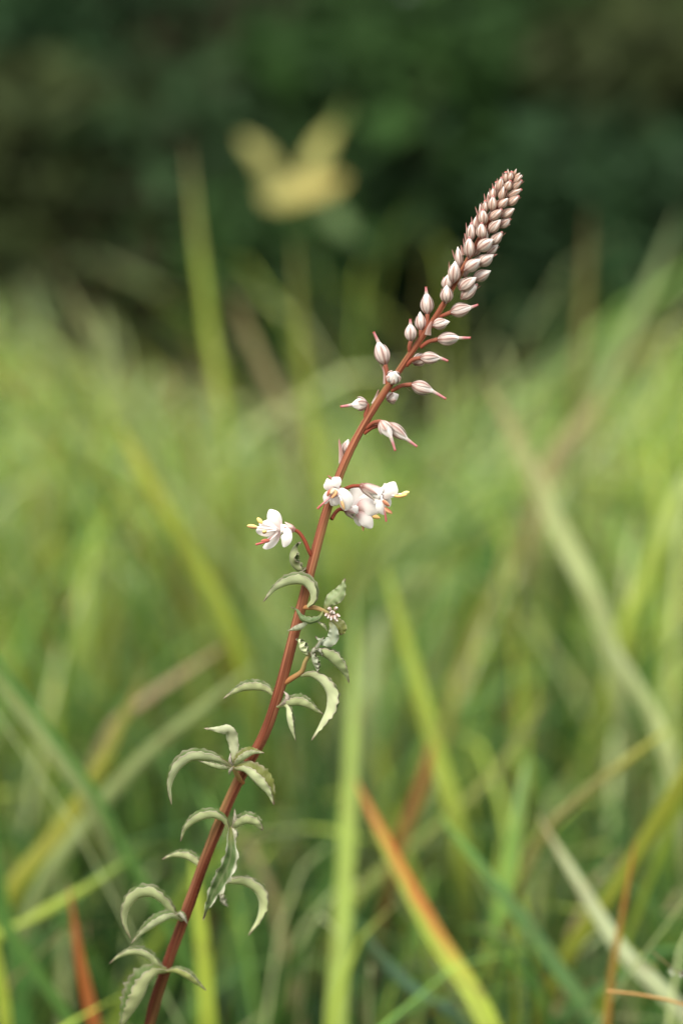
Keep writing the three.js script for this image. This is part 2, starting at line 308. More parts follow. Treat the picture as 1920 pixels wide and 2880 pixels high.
blade('grass_plant', 'greyish-tan blade slanting down right at the left edge of the meadow top', [[140, 640], [220, 780], [290, 900], [340, 1000]], 1.42, 34, [0.25, 0.26, 0.12], [0.22, 0.27, 0.1], { pw: 3 });
blade('grass_plant', 'thin tan blade slanting behind the slim upright lime blade', [[520, 640], [560, 740], [610, 850], [660, 960]], 1.4, 34, brown, tan, { pw: 3 });
{ // thin dry strand and dew at the lower right edge
  const k = 1920 / 1568, d = 0.82;
  const pts = [[1392, 2276], [1440, 2281], [1510, 2292], [1600, 2318], [1660, 2400]].map(([x, y]) => at(x * k, y * k, d));
  const r = V(pts[4].x + 0.01, -0.005, pts[4].z - 0.01); pts.push(r);
  const s = mesh('dry_grass_strand', tube(pts, (t) => lerp(0.00035, 0.0007, t), (t) => mixc([0.4, 0.22, 0.07], [0.1, 0.05, 0.03], sstep(t, 0.15, 0.4)), 30, 6), M.wood, scene);
  tag(s, 'hair-thin dry brown strand arching off the narrow orange stalk over the lower right corner', 'dry grass', null);
  const q = [[1498, 2186], [1520, 2214], [1545, 2229], [1568, 2232], [1640, 2262], [1690, 2390]].map(([x, y]) => at(x * k, y * k, d + 0.005));
  q.push(V(q[5].x + 0.01, -0.005, q[5].z - 0.01));
  tag(mesh('dry_grass_strand', tube(q, (t) => lerp(0.00018, 0.0005, t), () => [0.16, 0.12, 0.05], 30, 6), M.wood, scene), 'fine dry strand carrying two dew drops at the right edge', 'dry grass', null);
  const drop = (p, r, label) => {
    const g = new THREE.LatheGeometry(Array.from({ length: 15 }, (_, i) => { const a = i / 14 * Math.PI; return new THREE.Vector2(Math.sin(a) * r * (1 - 0.14 * Math.cos(a)) + (i % 14 ? 0 : 0), -Math.cos(a) * r * 1.05); }), 20);
    const m = mesh('dew_drop', g, M.water, scene); m.position.copy(p); tag(m, label, 'dew drop', 'dew drops on the dry strand');
  };
  drop(at(1540 * k, 2231 * k, d + 0.0035), 0.00085, 'round dew drop on the fine dry strand, the one wholly in view');
  drop(at(1566 * k, 2236 * k, d + 0.0035), 0.0008, 'round dew drop on the fine dry strand, cut by the right edge');
}

// ---------------------------------------------------------------- shrubs and undergrowth behind
function leafCloud(P, C, I, n, spot, len, tones) {
  for (let k = 0; k < n; k++) {
    const p = spot(), a = V(rr(-1, 1), rr(-0.7, 0.5), rr(-1, 1)).normalize(), b = V(rr(-1, 1), rr(-0.3, 0.3), rr(-1, 1)).cross(a).normalize(), nn = V().crossVectors(a, b);
    const L = rr(len[0], len[1]), w = L * rr(0.2, 0.32), c = mulc(tones[Math.floor(rnd() * tones.length)], rr(0.7, 1.25)), o = P.length / 3;
    for (const [t, s, h] of [[0, 0, 0], [0.4, 1, 0.18], [0.45, 0, 0], [0.4, -1, 0.18], [1, 0, -0.25]]) {
      const q = p.clone().addScaledVector(a, t * L).addScaledVector(b, s * w).addScaledVector(nn, h * w); P.push(q.x, q.y, q.z); C.push(...c);
    }
    I.push(o, o + 1, o + 2, o, o + 2, o + 3, o + 1, o + 4, o + 2, o + 2, o + 4, o + 3);
  }
}
function shrub(label, px, py, d, r, n, len, tones, category = 'shrub', name = 'leafy_shrub') {
  const k = 1920 / 1568, c = at(px * k, py * k, d), root = V(c.x, 0, c.z), g = base(name, root);
  tag(g, label, category, 'shrubs and weeds behind the meadow');
  const P = [], C = [], I = [];
  leafCloud(P, C, I, n * 3, () => { const v = V(rr(-1, 1), rr(-1, 1), rr(-1, 1)); if (v.length() > 1) v.normalize().multiplyScalar(rr(0.6, 1)); return V(v.x * r, Math.max(0.02, c.y + v.y * r * 0.9), v.z * r); }, [len[0] * 0.5, len[1] * 0.55], tones);
  mesh('foliage', build(P, C, I), M.shrub, g);
  const tubes = [];
  for (let i = 0; i < 6; i++) {
    const e = V(rr(-0.7, 0.7) * r, c.y + rr(-0.2, 0.6) * r, rr(-0.7, 0.7) * r);
    tubes.push(tube([V(rr(-0.02, 0.02), -0.01, rr(-0.02, 0.02)), V(e.x * 0.4, e.y * 0.5, e.z * 0.4), e], (t) => lerp(0.004, 0.0012, t), () => [0.07, 0.05, 0.03], 8, 6));
  }
  mesh('stem', mergeGeometries(tubes), M.wood, g);
}
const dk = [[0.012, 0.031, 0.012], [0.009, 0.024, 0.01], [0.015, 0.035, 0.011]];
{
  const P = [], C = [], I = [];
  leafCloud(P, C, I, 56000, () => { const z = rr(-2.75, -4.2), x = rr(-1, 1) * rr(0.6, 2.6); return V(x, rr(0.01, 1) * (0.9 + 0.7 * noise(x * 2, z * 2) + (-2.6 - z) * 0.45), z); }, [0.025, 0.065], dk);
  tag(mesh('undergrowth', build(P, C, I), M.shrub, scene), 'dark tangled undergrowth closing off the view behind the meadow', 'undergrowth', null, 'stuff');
}
const tealT = [[0.022, 0.052, 0.018], [0.026, 0.056, 0.022]], greenT = [[0.03, 0.068, 0.016], [0.026, 0.06, 0.016]], oliveT = [[0.05, 0.064, 0.022], [0.044, 0.06, 0.02]], brownT = [[0.045, 0.036, 0.017], [0.034, 0.034, 0.016]], maroonT = [[0.024, 0.018, 0.012], [0.018, 0.02, 0.011]];
shrub('dull teal-green shrub in the upper left of the dark background', 210, 140, 2.5, 0.1, 260, [0.04, 0.08], tealT);
shrub('grey-green shrub under the upper edge, above the yellow leaves and to their left', 480, 70, 2.6, 0.1, 200, [0.04, 0.08], [[0.026, 0.05, 0.022]]);
shrub('brown withered weed between the teal-green shrub and the yellow leaves', 415, 190, 2.4, 0.055, 70, [0.03, 0.06], brownT, 'weed', 'withered_weed');
shrub('brownish dry weed above the yellow leaves', 650, 160, 2.5, 0.1, 110, [0.03, 0.07], [[0.036, 0.046, 0.02], [0.032, 0.046, 0.017]], 'weed', 'withered_weed');
shrub('fresh green shrub right beside and above the yellow leaves', 880, 300, 2.3, 0.12, 330, [0.04, 0.08], greenT);
shrub('mid-green shrub in the upper right, over the tip of the flower spike', 1230, 190, 2.4, 0.12, 300, [0.04, 0.09], greenT);
shrub('dark teal-green shrub directly left of the flower spike', 1030, 430, 2.3, 0.1, 220, [0.04, 0.08], tealT);
shrub('pale olive shrub at the right edge, level with the flower spike tip', 1480, 310, 2.3, 0.12, 300, [0.04, 0.08], oliveT);
shrub('pale olive weed at the left edge, level with the yellow leaves', 90, 370, 2.2, 0.08, 180, [0.03, 0.07], oliveT);
shrub('sage-green weed just left of the yellow leaves', 400, 370, 2.2, 0.09, 150, [0.03, 0.07], [[0.035, 0.068, 0.026]]);
shrub('brown withered weed low at the left above the meadow', 300, 560, 2.2, 0.07, 120, [0.03, 0.06], brownT, 'weed', 'withered_weed');
shrub('very dark brownish withered weed near the upper right corner', 1450, 150, 2.35, 0.06, 110, [0.03, 0.06], maroonT, 'weed', 'withered_weed');
shrub('dark green low shrub behind the meadow, right of the flower spike', 1400, 560, 2.2, 0.1, 220, [0.04, 0.08], tealT);
shrub('low green weed between the tall thin blade and the slim upright lime blade', 580, 620, 2.0, 0.06, 90, [0.03, 0.06], greenT, 'weed', 'leafy_weed');
{ // plant with yellowing leaves
  const k = 1920 / 1568, d = 1.85, A = (x, y, e = 0) => at(x * k, y * k, d - e);
  const c = A(690, 445), root = V(c.x + 0.05, 0, c.z - 0.02), g = base('yellowed_weed', root);
  tag(g, 'weed with bright yellow leaves spread in a V before the dark shrubs', 'weed');
  const Y = [0.32, 0.3, 0.1], Y2 = [0.28, 0.275, 0.1], px = mpp(d) * k;
  const lf = (pts, w, col, col2, lean) => mesh('leaf', rel(sheet({ pts, w: w * 0.62 * px, prof: (t) => Math.pow(Math.sin(Math.PI * clamp(t * 0.9 + 0.1, 0, 1)), 0.6), N: camDir(0.1, 0.5, 1), fold: 0.5, wave: 0.1, freq: 2, thick: 0.0003, top: (t, s) => mulc(mixc(col, col2, t), 0.85 + 0.3 * noise(t * 6, s * 3)), nt: 14, ns: 6, lean }), g), M.shrub, g);
  lf([A(690, 470), A(640, 420, 0.01), A(598, 350, 0.015), A(552, 312, 0.01)], 46, Y2, Y, 0);
  lf([A(670, 470), A(708, 395, 0.01), A(738, 335), A(768, 285, -0.02)], 38, Y2, [0.34, 0.32, 0.09], 0);
  lf([A(610, 455, 0.02), A(660, 440, 0.03), A(720, 425, 0.03), A(795, 405, 0.02)], 62, Y, [0.38, 0.3, 0.09], -0.2);
  lf([A(745, 330, -0.03), A(772, 285, -0.03), A(790, 255, -0.035), A(800, 225, -0.04)], 24, [0.14, 0.19, 0.05], [0.06, 0.1, 0.03], 0.2);
  lf([A(600, 440, 0.005), A(650, 430, 0.015), A(700, 440, 0.015), A(770, 470, 0.0)], 54, Y2, Y, 0.2);
  lf([A(650, 480, 0.005), A(690, 440, 0.01), A(720, 400, 0.005), A(735, 360, 0.0)], 48, Y2, Y2, 0.1);
  lf([A(690, 450, 0.01), A(750, 480, 0.02), A(800, 530, 0.02), A(850, 570, 0.0)], 36, [0.2, 0.27, 0.12], [0.1, 0.17, 0.06], 0.3);
  mesh('stem', rel(tube([root.clone().add(V(0, -0.01, 0)), c.clone().lerp(root, 0.5).add(V(0.01, 0, 0)), c], (t) => lerp(0.0025, 0.0012, t), () => [0.12, 0.16, 0.05], 14, 8), g), M.shrub, g);
}

// ---------------------------------------------------------------- the flowering plant
const depth = (y) => 0.75 + 0.034 * Math.pow(clamp((y - 1550) / 1330, 0, 1.6), 1.3);
const crop = (x0, y0, s) => (x, y, e = 0) => at(x0 + x * s, y0 + y * s, depth(y0 + y * s) - e);
const S1 = 500 / 1568, S3 = 540 / 1568, S4 = 460 / 1568, S5 = 440 / 1568;
const c1 = crop(1000, 450, S1), c2 = crop(900, 850, S1), c3 = crop(660, 1250, S3), c4 = crop(600, 1550, S4), c5 = crop(420, 1980, S5), c6 = crop(260, 2380, S3);
const U = mpp(0.75);                       // one photograph pixel at the plant
const mm = 0.001;
const stemPx = [[1445, 492], [1408, 563], [1359, 649], [1298, 762], [1237, 872], [1163, 982], [1108, 1063], [1041, 1165], [980, 1277], [922, 1427], [880, 1580], [835, 1755], [786, 1940], [745, 2062], [667, 2204], [588, 2390], [525, 2565], [465, 2731], [422, 2880]];
const stemPts = stemPx.map(([x, y]) => at(x, y, depth(y)));
{ const a = stemPts[stemPts.length - 1]; stemPts.push(V(a.x - 0.016, a.y * 0.55, a.z - 0.004), V(a.x - 0.022, -0.01, a.z - 0.004)); }
const rootP = stemPts[stemPts.length - 1].clone().setY(0);
const plant = base('flowering_plant', rootP);
tag(plant, 'slender leaning plant with red-brown stem, curled pale leaves and whitish-pink bud spike', 'plant');
stemPts.reverse();
{
  const R = 'stem';
  const nT = 150;
  const g = tube(stemPts, (t) => { const b = t < 0.42 ? 16.6 : t < 0.75 ? lerp(16.6, 14.4, (t - 0.42) / 0.33) : lerp(14.4, 5, (t - 0.75) / 0.25); const nd = [0.335, 0.39, 0.44, 0.5, 0.565, 0.615].reduce((q, x) => q + Math.exp(-Math.pow((t - x) / 0.006, 2)), 0), r = b * U * (1 + 0.13 * nd + 0.08 * (noise(t * 45, 4) - 0.5)); return (a) => r * (1 + 0.035 * Math.sin(a * 5) + 0.02 * Math.sin(a * 11 + t * 20)); },
    (t, a) => {
      const low = [0.06, 0.008, 0.004], high = [0.15, 0.032, 0.016]; let c = mixc(low, high, sstep(t, 0.35, 0.85));
      c = mixc(c, [0.55, 0.27, 0.14], 0.6 * Math.pow(noise(a * 34, t * 26), 2) * sstep(t, 0.3, 0.7));
      c = mixc(c, [0.25, 0.22, 0.07], 0.3 * sstep(noise(a * 3 + 3, t * 16), 0.62, 0.9));
      return mulc(c, 0.6 + 0.75 * noise(a * 26 + 9, t * 60));
    }, nT, 30);
  mesh(R, rel(g, plant), M.stem, plant);
  const c = curveOf(stemPts), P = [], C = [], I = []; // short pale down on the stalk
  for (let k = 0; k < 2600; k++) {
    const t = rr(0.3, 0.985), p = c.getPointAt(t), T = c.getTangentAt(t), b = (t < 0.75 ? lerp(17.2, 15, sstep(t, 0.42, 0.75)) : lerp(15, 5, (t - 0.75) / 0.25)) * U;
    const dir = V(rr(-1, 1), rr(-1, 1), rr(-1, 1)).cross(T).normalize(), L = rr(2, 5) * U, o = P.length / 3, w = 0.55 * U, tip = p.clone().addScaledVector(dir, b + L).addScaledVector(T, rr(-0.5, 1) * L), q = p.clone().addScaledVector(dir, b * 0.95), sd = V().crossVectors(T, dir);
    for (const r of [q.clone().addScaledVector(sd, w), q.clone().addScaledVector(sd, -w), q.clone().addScaledVector(T, w * 1.5), tip]) { P.push(r.x, r.y, r.z); C.push(0.42, 0.17, 0.08); }
    I.push(o, o + 1, o + 3, o + 1, o + 2, o + 3, o + 2, o, o + 3);
  }
  tag(mesh('stem_down', rel(build(P, C, I), plant), M.petal, plant), null, null, null, 'stuff');
}
// --- colours
const cream = [0.63, 0.52, 0.46], rosy = [0.3, 0.13, 0.1], rosyD = [0.15, 0.055, 0.042], petalW = [0.86, 0.81, 0.77], pinkC = [0.62, 0.25, 0.26], redC = [0.45, 0.1, 0.07];
const part = (name, parent) => { const g = new THREE.Group(); g.name = name; parent.add(g); return g; };
const put = (name, geo, mat, parent) => mesh(name, rel(geo, plant), mat, parent);

// one bud: base and tip on the picture, width, optional style tip and pedicel
let budNo = 0;
function bud(B, Tp, width, o = {}) {
  const wrm = o.warm ?? 0; width *= rr(0.82, 0.98); Tp = Tp.clone().addScaledVector(Tp.clone().sub(B), o.ext ?? 0);
  const g = part('flower_bud', plant), L = B.distanceTo(Tp), ax = Tp.clone().sub(B).normalize(), R = width * 0.5;
  const e1 = V(0.3, 0.2, 1).cross(ax).normalize(), e2 = V().crossVectors(ax, e1), th0 = o.turn ?? rr(0, 6.28), age = o.age ?? 0.5; budNo++;
  const rad = (t) => R * Math.pow(Math.sin(Math.PI * Math.pow(clamp(t, 0, 1), 0.84)), 0.92) * 0.96 + R * 0.04;
  const pt = (t, th, k) => { const r = rad(t) * k; return B.clone().addScaledVector(ax, t * L).addScaledVector(e1, Math.cos(th) * r).addScaledVector(e2, Math.sin(th) * r); };
  const blush = o.blush ?? 0.25;
  { // closed petals
    const P = [], C = [], I = [], nt = 14, nr = 20;
    for (let i = 0; i <= nt; i++) for (let j = 0; j <= nr; j++) {
      const t = i / nt, th = j / nr * Math.PI * 2, lobe = 1 + 0.07 * Math.sin(5 * (th + th0) + t * 3);
      const q = pt(t, th, lobe * 0.94); P.push(q.x, q.y, q.z);
      C.push(...mixc(mixc(petalW, cream, 0.35), rosy, blush * (1 - sstep(t, 0.1, 0.6)) + 0.18 * (lobe < 0.97 ? 1 : 0)));
    }
    for (let i = 0; i < nt; i++) for (let j = 0; j < nr; j++) { const a = i * (nr + 1) + j; I.push(a, a + nr + 1, a + 1, a + 1, a + nr + 1, a + nr + 2); }
    put('corolla', build(P, C, I), M.bud, g);
  }
  for (let n = 0; n < 5; n++) { // sepals hugging the bud: brown midrib, pale margins
    const P = [], C = [], I = [], nt = 10, ns = 8, top = o.sepal ?? rr(0.78, 0.92), th = th0 + n * 1.2566, flare = rr(0.02, 0.16);
    for (const lay of [1, 0]) for (let i = 0; i <= nt; i++) for (let j = 0; j <= ns; j++) {
      const u = i / nt, t = u * top, s = j / ns * 2 - 1, hw = 0.6 * Math.pow(Math.max(0, 1 - Math.pow(u, 2.6)), 0.75) * (0.75 + 0.25 * Math.min(1, u * 3));
      const q = pt(t, th + s * hw, 1.07 + flare * u * u + 0.05 * (1 - s * s) + (lay ? 0.035 : 0)); P.push(q.x, q.y, q.z);
      const rib = Math.pow(1 - Math.abs(s), 1.9), k = clamp(1.15 * rib * (0.6 + 0.4 * u) + 0.45 * sstep(Math.abs(s), 0.86, 1) + 0.75 * (1 - sstep(u, 0.02, 0.35)), 0, 1);
      C.push(...mulc(mixc(mixc(cream, [0.5, 0.3, 0.17], wrm), mixc(rosy, rosyD, o.dark ?? 0.65), k), 0.9 + 0.2 * noise(u * 6 + n * 3, s * 3 + budNo)));
    }
    const half = (nt + 1) * (ns + 1);
    for (let i = 0; i < nt; i++) for (let j = 0; j < ns; j++) { const a = i * (ns + 1) + j, b = a + half; I.push(a, a + ns + 1, a + 1, a + 1, a + ns + 1, a + ns + 2, b, b + 1, b + ns + 1, b + 1, b + ns + 2, b + ns + 1); }
    put('sepal', build(P, C, I), M.bud, g);
  }
  if (o.style) {
    const s0 = B.clone().lerp(Tp, 0.9), m = s0.clone().lerp(o.style, 0.5).addScaledVector(ax, L * 0.03);
    put('style', tube([s0, m, o.style], (t) => U * (t > 0.93 ? 4.4 : lerp(5.2, 3.4, Math.min(1, t * 1.3))), (t) => mixc(mixc(cream, pinkC, sstep(t, 0.1, 0.55)), redC, sstep(t, 0.85, 0.98)), 12, 8), M.petal, g);
  }
  if (o.ped) put('pedicel', tube([...o.ped, B.clone().addScaledVector(ax, L * 0.06)], (t) => U * lerp(5.5, 6.5, t * t) , (t) => mixc([0.22, 0.05, 0.025], [0.26, 0.09, 0.055], t), 10, 8), M.stem, g);
}
const W = (w) => w * S1 * U;
function bract(pts, w, col = [0.42, 0.27, 0.22]) { put('bract', sheet({ pts, w: w * U, prof: (t) => Math.pow(1 - t, 0.6) + 0.05, N: camDir(0.2, 0.2, 1), fold: 0.5, thick: 0.00025, top: (t, s) => mixc(mixc(col, [0.6, 0.5, 0.45], Math.abs(s) * 0.6), redC, 0.5 * t), nt: 10, ns: 4 }), M.leaf, plant); }
// loose buds
bud(c2(578, 562), c2(508, 335), W(128), { style: c2(470, 262), ped: [c2(590, 730), c2(592, 640)] });
bud(c2(640, 690, 2 * mm), c2(655, 628, 5 * mm), W(120), { sepal: 0.8, ped: [c2(625, 735)], dark: 0.1 });
bud(c2(795, 722), c2(1010, 792), W(116), { style: c2(1108, 854), ped: [c2(625, 785), c2(720, 736)] });
bud(c2(872, 492, 1.2 * mm), c2(1072, 492, 1.6 * mm), W(116), { style: c2(1127, 520, 1.6 * mm), ped: [c2(760, 560), c2(820, 505, 1 * mm)] });
bud(c2(815, 540, -2.5 * mm), c2(950, 470, -4 * mm), W(112), { blush: 0.5 });
bud(c2(1022, 330), c2(1240, 314), W(118), { style: c2(1326, 315), ped: [c2(880, 400), c2(955, 348)] });
bud(c2(985, 205, 1.5 * mm), c2(1142, 172, 2 * mm), W(112), { sepal: 0.8, ped: [c2(940, 240, 0)] });
bud(c2(1138, 92), c2(1345, 42), W(116), { style: c2(1392, 22), ped: [c2(1050, 130)] });
bud(c2(800, 352, 1 * mm), c2(795, 178, 1.5 * mm), W(116), { style: c2(795, 148, 1.6 * mm), ped: [c2(795, 455), c2(785, 400, 0.6 * mm)], dark: 0.55 });
bud(c2(888, 258, 0), c2(880, 82, -0.5 * mm), W(100), { ped: [c2(880, 310)] });
bud(c1(632, 1372), c1(622, 1160), W(120), { style: c1(618, 1118), ped: [c1(605, 1530), c1(628, 1440)] });
bud(c2(425, 893), c2(268, 908), W(132), { style: c2(178, 922), ped: [c2(420, 1060), c2(398, 1000), c2(412, 950)], blush: 0.05, sepal: 0.6 });
bud(c2(585, 865, -2 * mm), c2(692, 815, -3 * mm), W(104), { blush: 0.05, sepal: 0.55 });
bud(c2(528, 1040, 2 * mm), c2(632, 1205, 3 * mm), W(124), { style: c2(661, 1310, 3 * mm), ped: [c2(400, 1120), c2(470, 1062, 1 * mm)], blush: 0.08, sepal: 0.62, dark: 0.1 });
bud(c2(575, 1062, 0), c2(782, 1222, 0), W(112), { style: c2(854, 1275), ped: [c2(385, 1160), c2(450, 1110), c2(510, 1088)], blush: 0.12, dark: 0.3 });
bud(c2(205, 1345, -2 * mm), c2(250, 1208, -2.5 * mm), W(92), { blush: 0.25 });
bract([c2(190, 1420, 0), c2(183, 1320, 0), c2(166, 1205, 0)], 8);
bract([c2(470, 900, -1 * mm), c2(500, 830, -1 * mm), c2(516, 770, 0)], 7, [0.45, 0.4, 0.33]);
bract([c2(790, 780, -1 * mm), c2(750, 750, 0), c2(690, 760, 1 * mm)], 0.1);
bract([c2(575, 720, 0), c2(568, 620, 0), c2(548, 560, 0)], 6);
bract([c2(950, 290, 1.5 * mm), c2(962, 220, 2 * mm), c2(985, 165, 2.2 * mm)], 9);
bract([c2(560, 620, 0), c2(500, 480, 0), c2(483, 408, 0)], 0.1);
bract([c2(110, 1560), c2(90, 1545), c2(64, 1526)], 3.5, redC);
// the crowded spike: [base x, y, tip x, y, width, forward mm]
const spike = [
  [800, 1268, 795, 1128, 106, 1.6], [795, 1150, 806, 1030, 96, 0.6], [862, 1088, 868, 922, 112, 1.4], [912, 1148, 1038, 1046, 110, 1.8], [925, 1228, 1058, 1116, 104, 0], [1028, 1060, 1168, 992, 96, -0.6],
  [956, 978, 1078, 884, 112, 2.2], [1075, 928, 1198, 846, 104, 0.6], [922, 952, 908, 782, 80, -0.8], [1000, 868, 1006, 708, 104, 2.2], [1066, 798, 1184, 704, 106, 2.2], [1155, 836, 1240, 754, 70, -0.8],
  [1014, 722, 1022, 580, 90, 1], [1108, 702, 1112, 568, 100, 2.6], [1190, 748, 1284, 654, 92, 0.8], [1050, 645, 1066, 515, 62, -0.5], [1120, 578, 1120, 458, 86, 1.8], [1170, 642, 1260, 548, 88, 2.2],
  [1260, 598, 1348, 526, 80, 0.2], [1138, 476, 1142, 378, 66, 0.4], [1200, 456, 1206, 338, 82, 2], [1180, 528, 1268, 442, 84, 2.2], [1276, 508, 1380, 438, 80, 0.3], [1204, 358, 1210, 258, 66, 0.8],
  [1272, 364, 1302, 252, 66, 2], [1256, 428, 1334, 354, 72, 2], [1330, 402, 1428, 326, 70, 0.6], [1326, 330, 1444, 264, 64, 0.6], [1258, 282, 1278, 164, 66, 1], [1322, 278, 1352, 194, 64, 1.8], [1370, 268, 1454, 194, 62, 0.8],
  [1318, 208, 1318, 112, 50, 0.8], [1352, 190, 1378, 110, 48, 1.4], [1385, 210, 1448, 138, 50, 0.8], [1170, 420, 1166, 306, 40, -1], [1110, 540, 1100, 408, 42, -1.2], [1245, 320, 1238, 200, 44, -0.6],
  // far side of the spike
  [900, 1130, 990, 1060, 96, -2.4], [960, 1040, 940, 900, 96, -2.4], [1040, 960, 1110, 850, 96, -2.6], [1030, 850, 1080, 740, 96, -2.6], [1100, 740, 1150, 640, 90, -2.6], [1150, 640, 1190, 530, 84, -2.4], [1190, 540, 1220, 440, 78, -2.2], [1240, 440, 1280, 350, 70, -2], [1290, 340, 1320, 250, 62, -1.6], [1330, 250, 1370, 170, 52, -1.2],
];
spike.forEach(([x0, y0, x1, y1, w, f]) => {
  w *= 1.0; x1 += rr(-7, 7); y1 += rr(-7, 7); f += rr(-0.3, 0.3);
  { const a = c1(x0, y0, (f - 0.3) * mm), b = c1(x1, y1, f * mm), dx = (y1 - y0) * 0.28 * (x0 > lerp(1360, 830, (y0 - 120) / 1150) ? -1 : 1); bract([a, c1(lerp(x0, x1, 0.5) + dx * 0.8, lerp(y0, y1, 0.5), f * mm), c1(lerp(x0, x1, rr(0.95, 1.15)) + dx * 1.15, lerp(y0, y1, rr(0.95, 1.15)), f * mm)], 3.4, [0.3, 0.14, 0.1]); }
  const top = sstep(-y1, -900, -100);
  bud(c1(x0, y0, f * mm), c1(x1, y1, (f + 0.6) * mm), W(w), { sepal: lerp(0.84, 0.95, top), blush: 0.3 + 0.2 * top, dark: 0.5 + 0.4 * rnd(), ext: 0.16, warm: 0.15 + 0.45 * top, style: rnd() < 0.4 ? c1(x1 + (x1 - x0) * 0.14, y1 + (y1 - y0) * 0.14, (f + 0.7) * mm) : undefined });
});
for (const [x0, y0, x1, y1, w] of [[1352, 165, 1338, 78, 26], [1372, 150, 1372, 92, 30], [1385, 150, 1416, 76, 26], [1395, 165, 1448, 112, 34], [1400, 180, 1468, 146, 28], [1360, 180, 1352, 110, 30]])
  bud(c1(x0, y0, 1 * mm), c1(x1, y1, 1.4 * mm), W(w), { blush: 0.6, dark: 0.2, sepal: 0.95, warm: 0.8 });
for (const [a, b, c] of [[[1178, 420], [1168, 360], [1164, 304]], [[1112, 510], [1104, 460], [1100, 406]], [[1080, 580], [1070, 530], [1064, 482]], [[985, 730], [972, 690], [958, 644]], [[945, 840], [936, 790], [926, 750]], [[1170, 840], [1205, 845], [1248, 830]], [[1350, 560], [1340, 575], [1348, 570]]])
  bract([c1(...a, 0.5 * mm), c1(...b, 0.5 * mm), c1(...c, 0.5 * mm)], 5, [0.38, 0.2, 0.15]);

// --- open flowers
const petalCol = (pink) => (t, s) => mulc(mixc(petalW, [0.58, 0.3, 0.27], pink * (1 - sstep(t, 0.05, 0.55)) + 0.16 * (Math.abs(Math.sin(s * 9)) > 0.85 ? 1 - t : 0)), 0.97 + 0.05 * noise(t * 9, s * 5));
const petalProf = (t) => Math.pow(Math.sin(Math.PI * Math.pow(clamp(t * 0.93 + 0.05, 0, 1), 1.25)), 0.62) * 0.97 + 0.03;
function petal(g, pts, w, n = [0, 0.2, 1], o = {}) { put('petal', sheet({ pts, w: w * S3 * U * 0.58, prof: petalProf, N: camDir(...n), fold: o.fold ?? 0.7, wave: o.wave ?? 0.06, freq: 1.5, thick: 0.00016, top: petalCol(o.pink ?? 0.4), nt: 16, ns: 8, twist: o.twist ?? 0, lean: o.lean ?? 0 }), M.petal, g); }
function stamen(g, pts, rA, cols, from = 0.55) { // slender filament with a plump anther at its end
  put('stamen', tube(pts, (t) => U * (t < from ? 2.6 : 0.8 * rA * Math.pow(Math.sin(Math.PI * clamp((t - from) / (1 - from) * 0.9 + 0.08, 0, 1)), 0.5)), (t, a) => t < from ? [0.8, 0.7, 0.68] : mixc(cols[0], cols[1], a > 0.25 && a < 0.75 ? 0 : 0.85), 22, 12), M.anther, g);
}
const yel = [[0.78, 0.58, 0.2], [0.5, 0.24, 0.12]], red = [[0.42, 0.12, 0.08], [0.7, 0.42, 0.2]];
function sepal5(g, B, Tp, w, dark = 0.35) {
  const ax = Tp.clone().sub(B).normalize(), e1 = V(0.2, 0.1, 1).cross(ax).normalize(), e2 = V().crossVectors(ax, e1), L = B.distanceTo(Tp), R = w * S3 * U * 0.5;
  for (let n = 0; n < 5; n++) {
    const th = n * 1.2566 + 0.4, dir = e1.clone().multiplyScalar(Math.cos(th)).addScaledVector(e2, Math.sin(th));
    const pts = [B.clone().addScaledVector(dir, R * 0.2), B.clone().addScaledVector(ax, L * 0.3).addScaledVector(dir, R * 0.72), B.clone().addScaledVector(ax, L * 0.7).addScaledVector(dir, R * 0.95), Tp.clone().addScaledVector(dir, R * 1.05)];
    put('sepal', sheet({ pts, w: R * 0.66, prof: (t) => Math.pow(1 - Math.pow(t, 2.5), 0.8) * (0.7 + 0.3 * Math.min(1, t * 3)) + 0.02, N: dir, fold: 0.9, thick: 0.0002, top: (t, s) => mixc(cream, mixc(rosy, rosyD, dark), clamp((1 - Math.abs(s)) * 0.85 + 0.8 * (1 - sstep(t, 0, 0.4)), 0, 1)), nt: 10, ns: 6 }), M.bud, g);
  }
}
function tubeCorolla(g, B, Tp, w0, w1, pink) { put('corolla', tube([B, B.clone().lerp(Tp, 0.5), Tp], (t) => lerp(w0, w1, Math.pow(t, 0.7)) * S3 * U * 0.5, (t) => mixc([0.55, 0.3, 0.25], petalW, sstep(t, 0, pink)), 10, 12), M.bud, g); }
const pedi = (g, pts) => put('pedicel', tube(pts, (t) => U * lerp(6, 5, t), () => [0.22, 0.05, 0.025], 14, 8), M.stem, g);
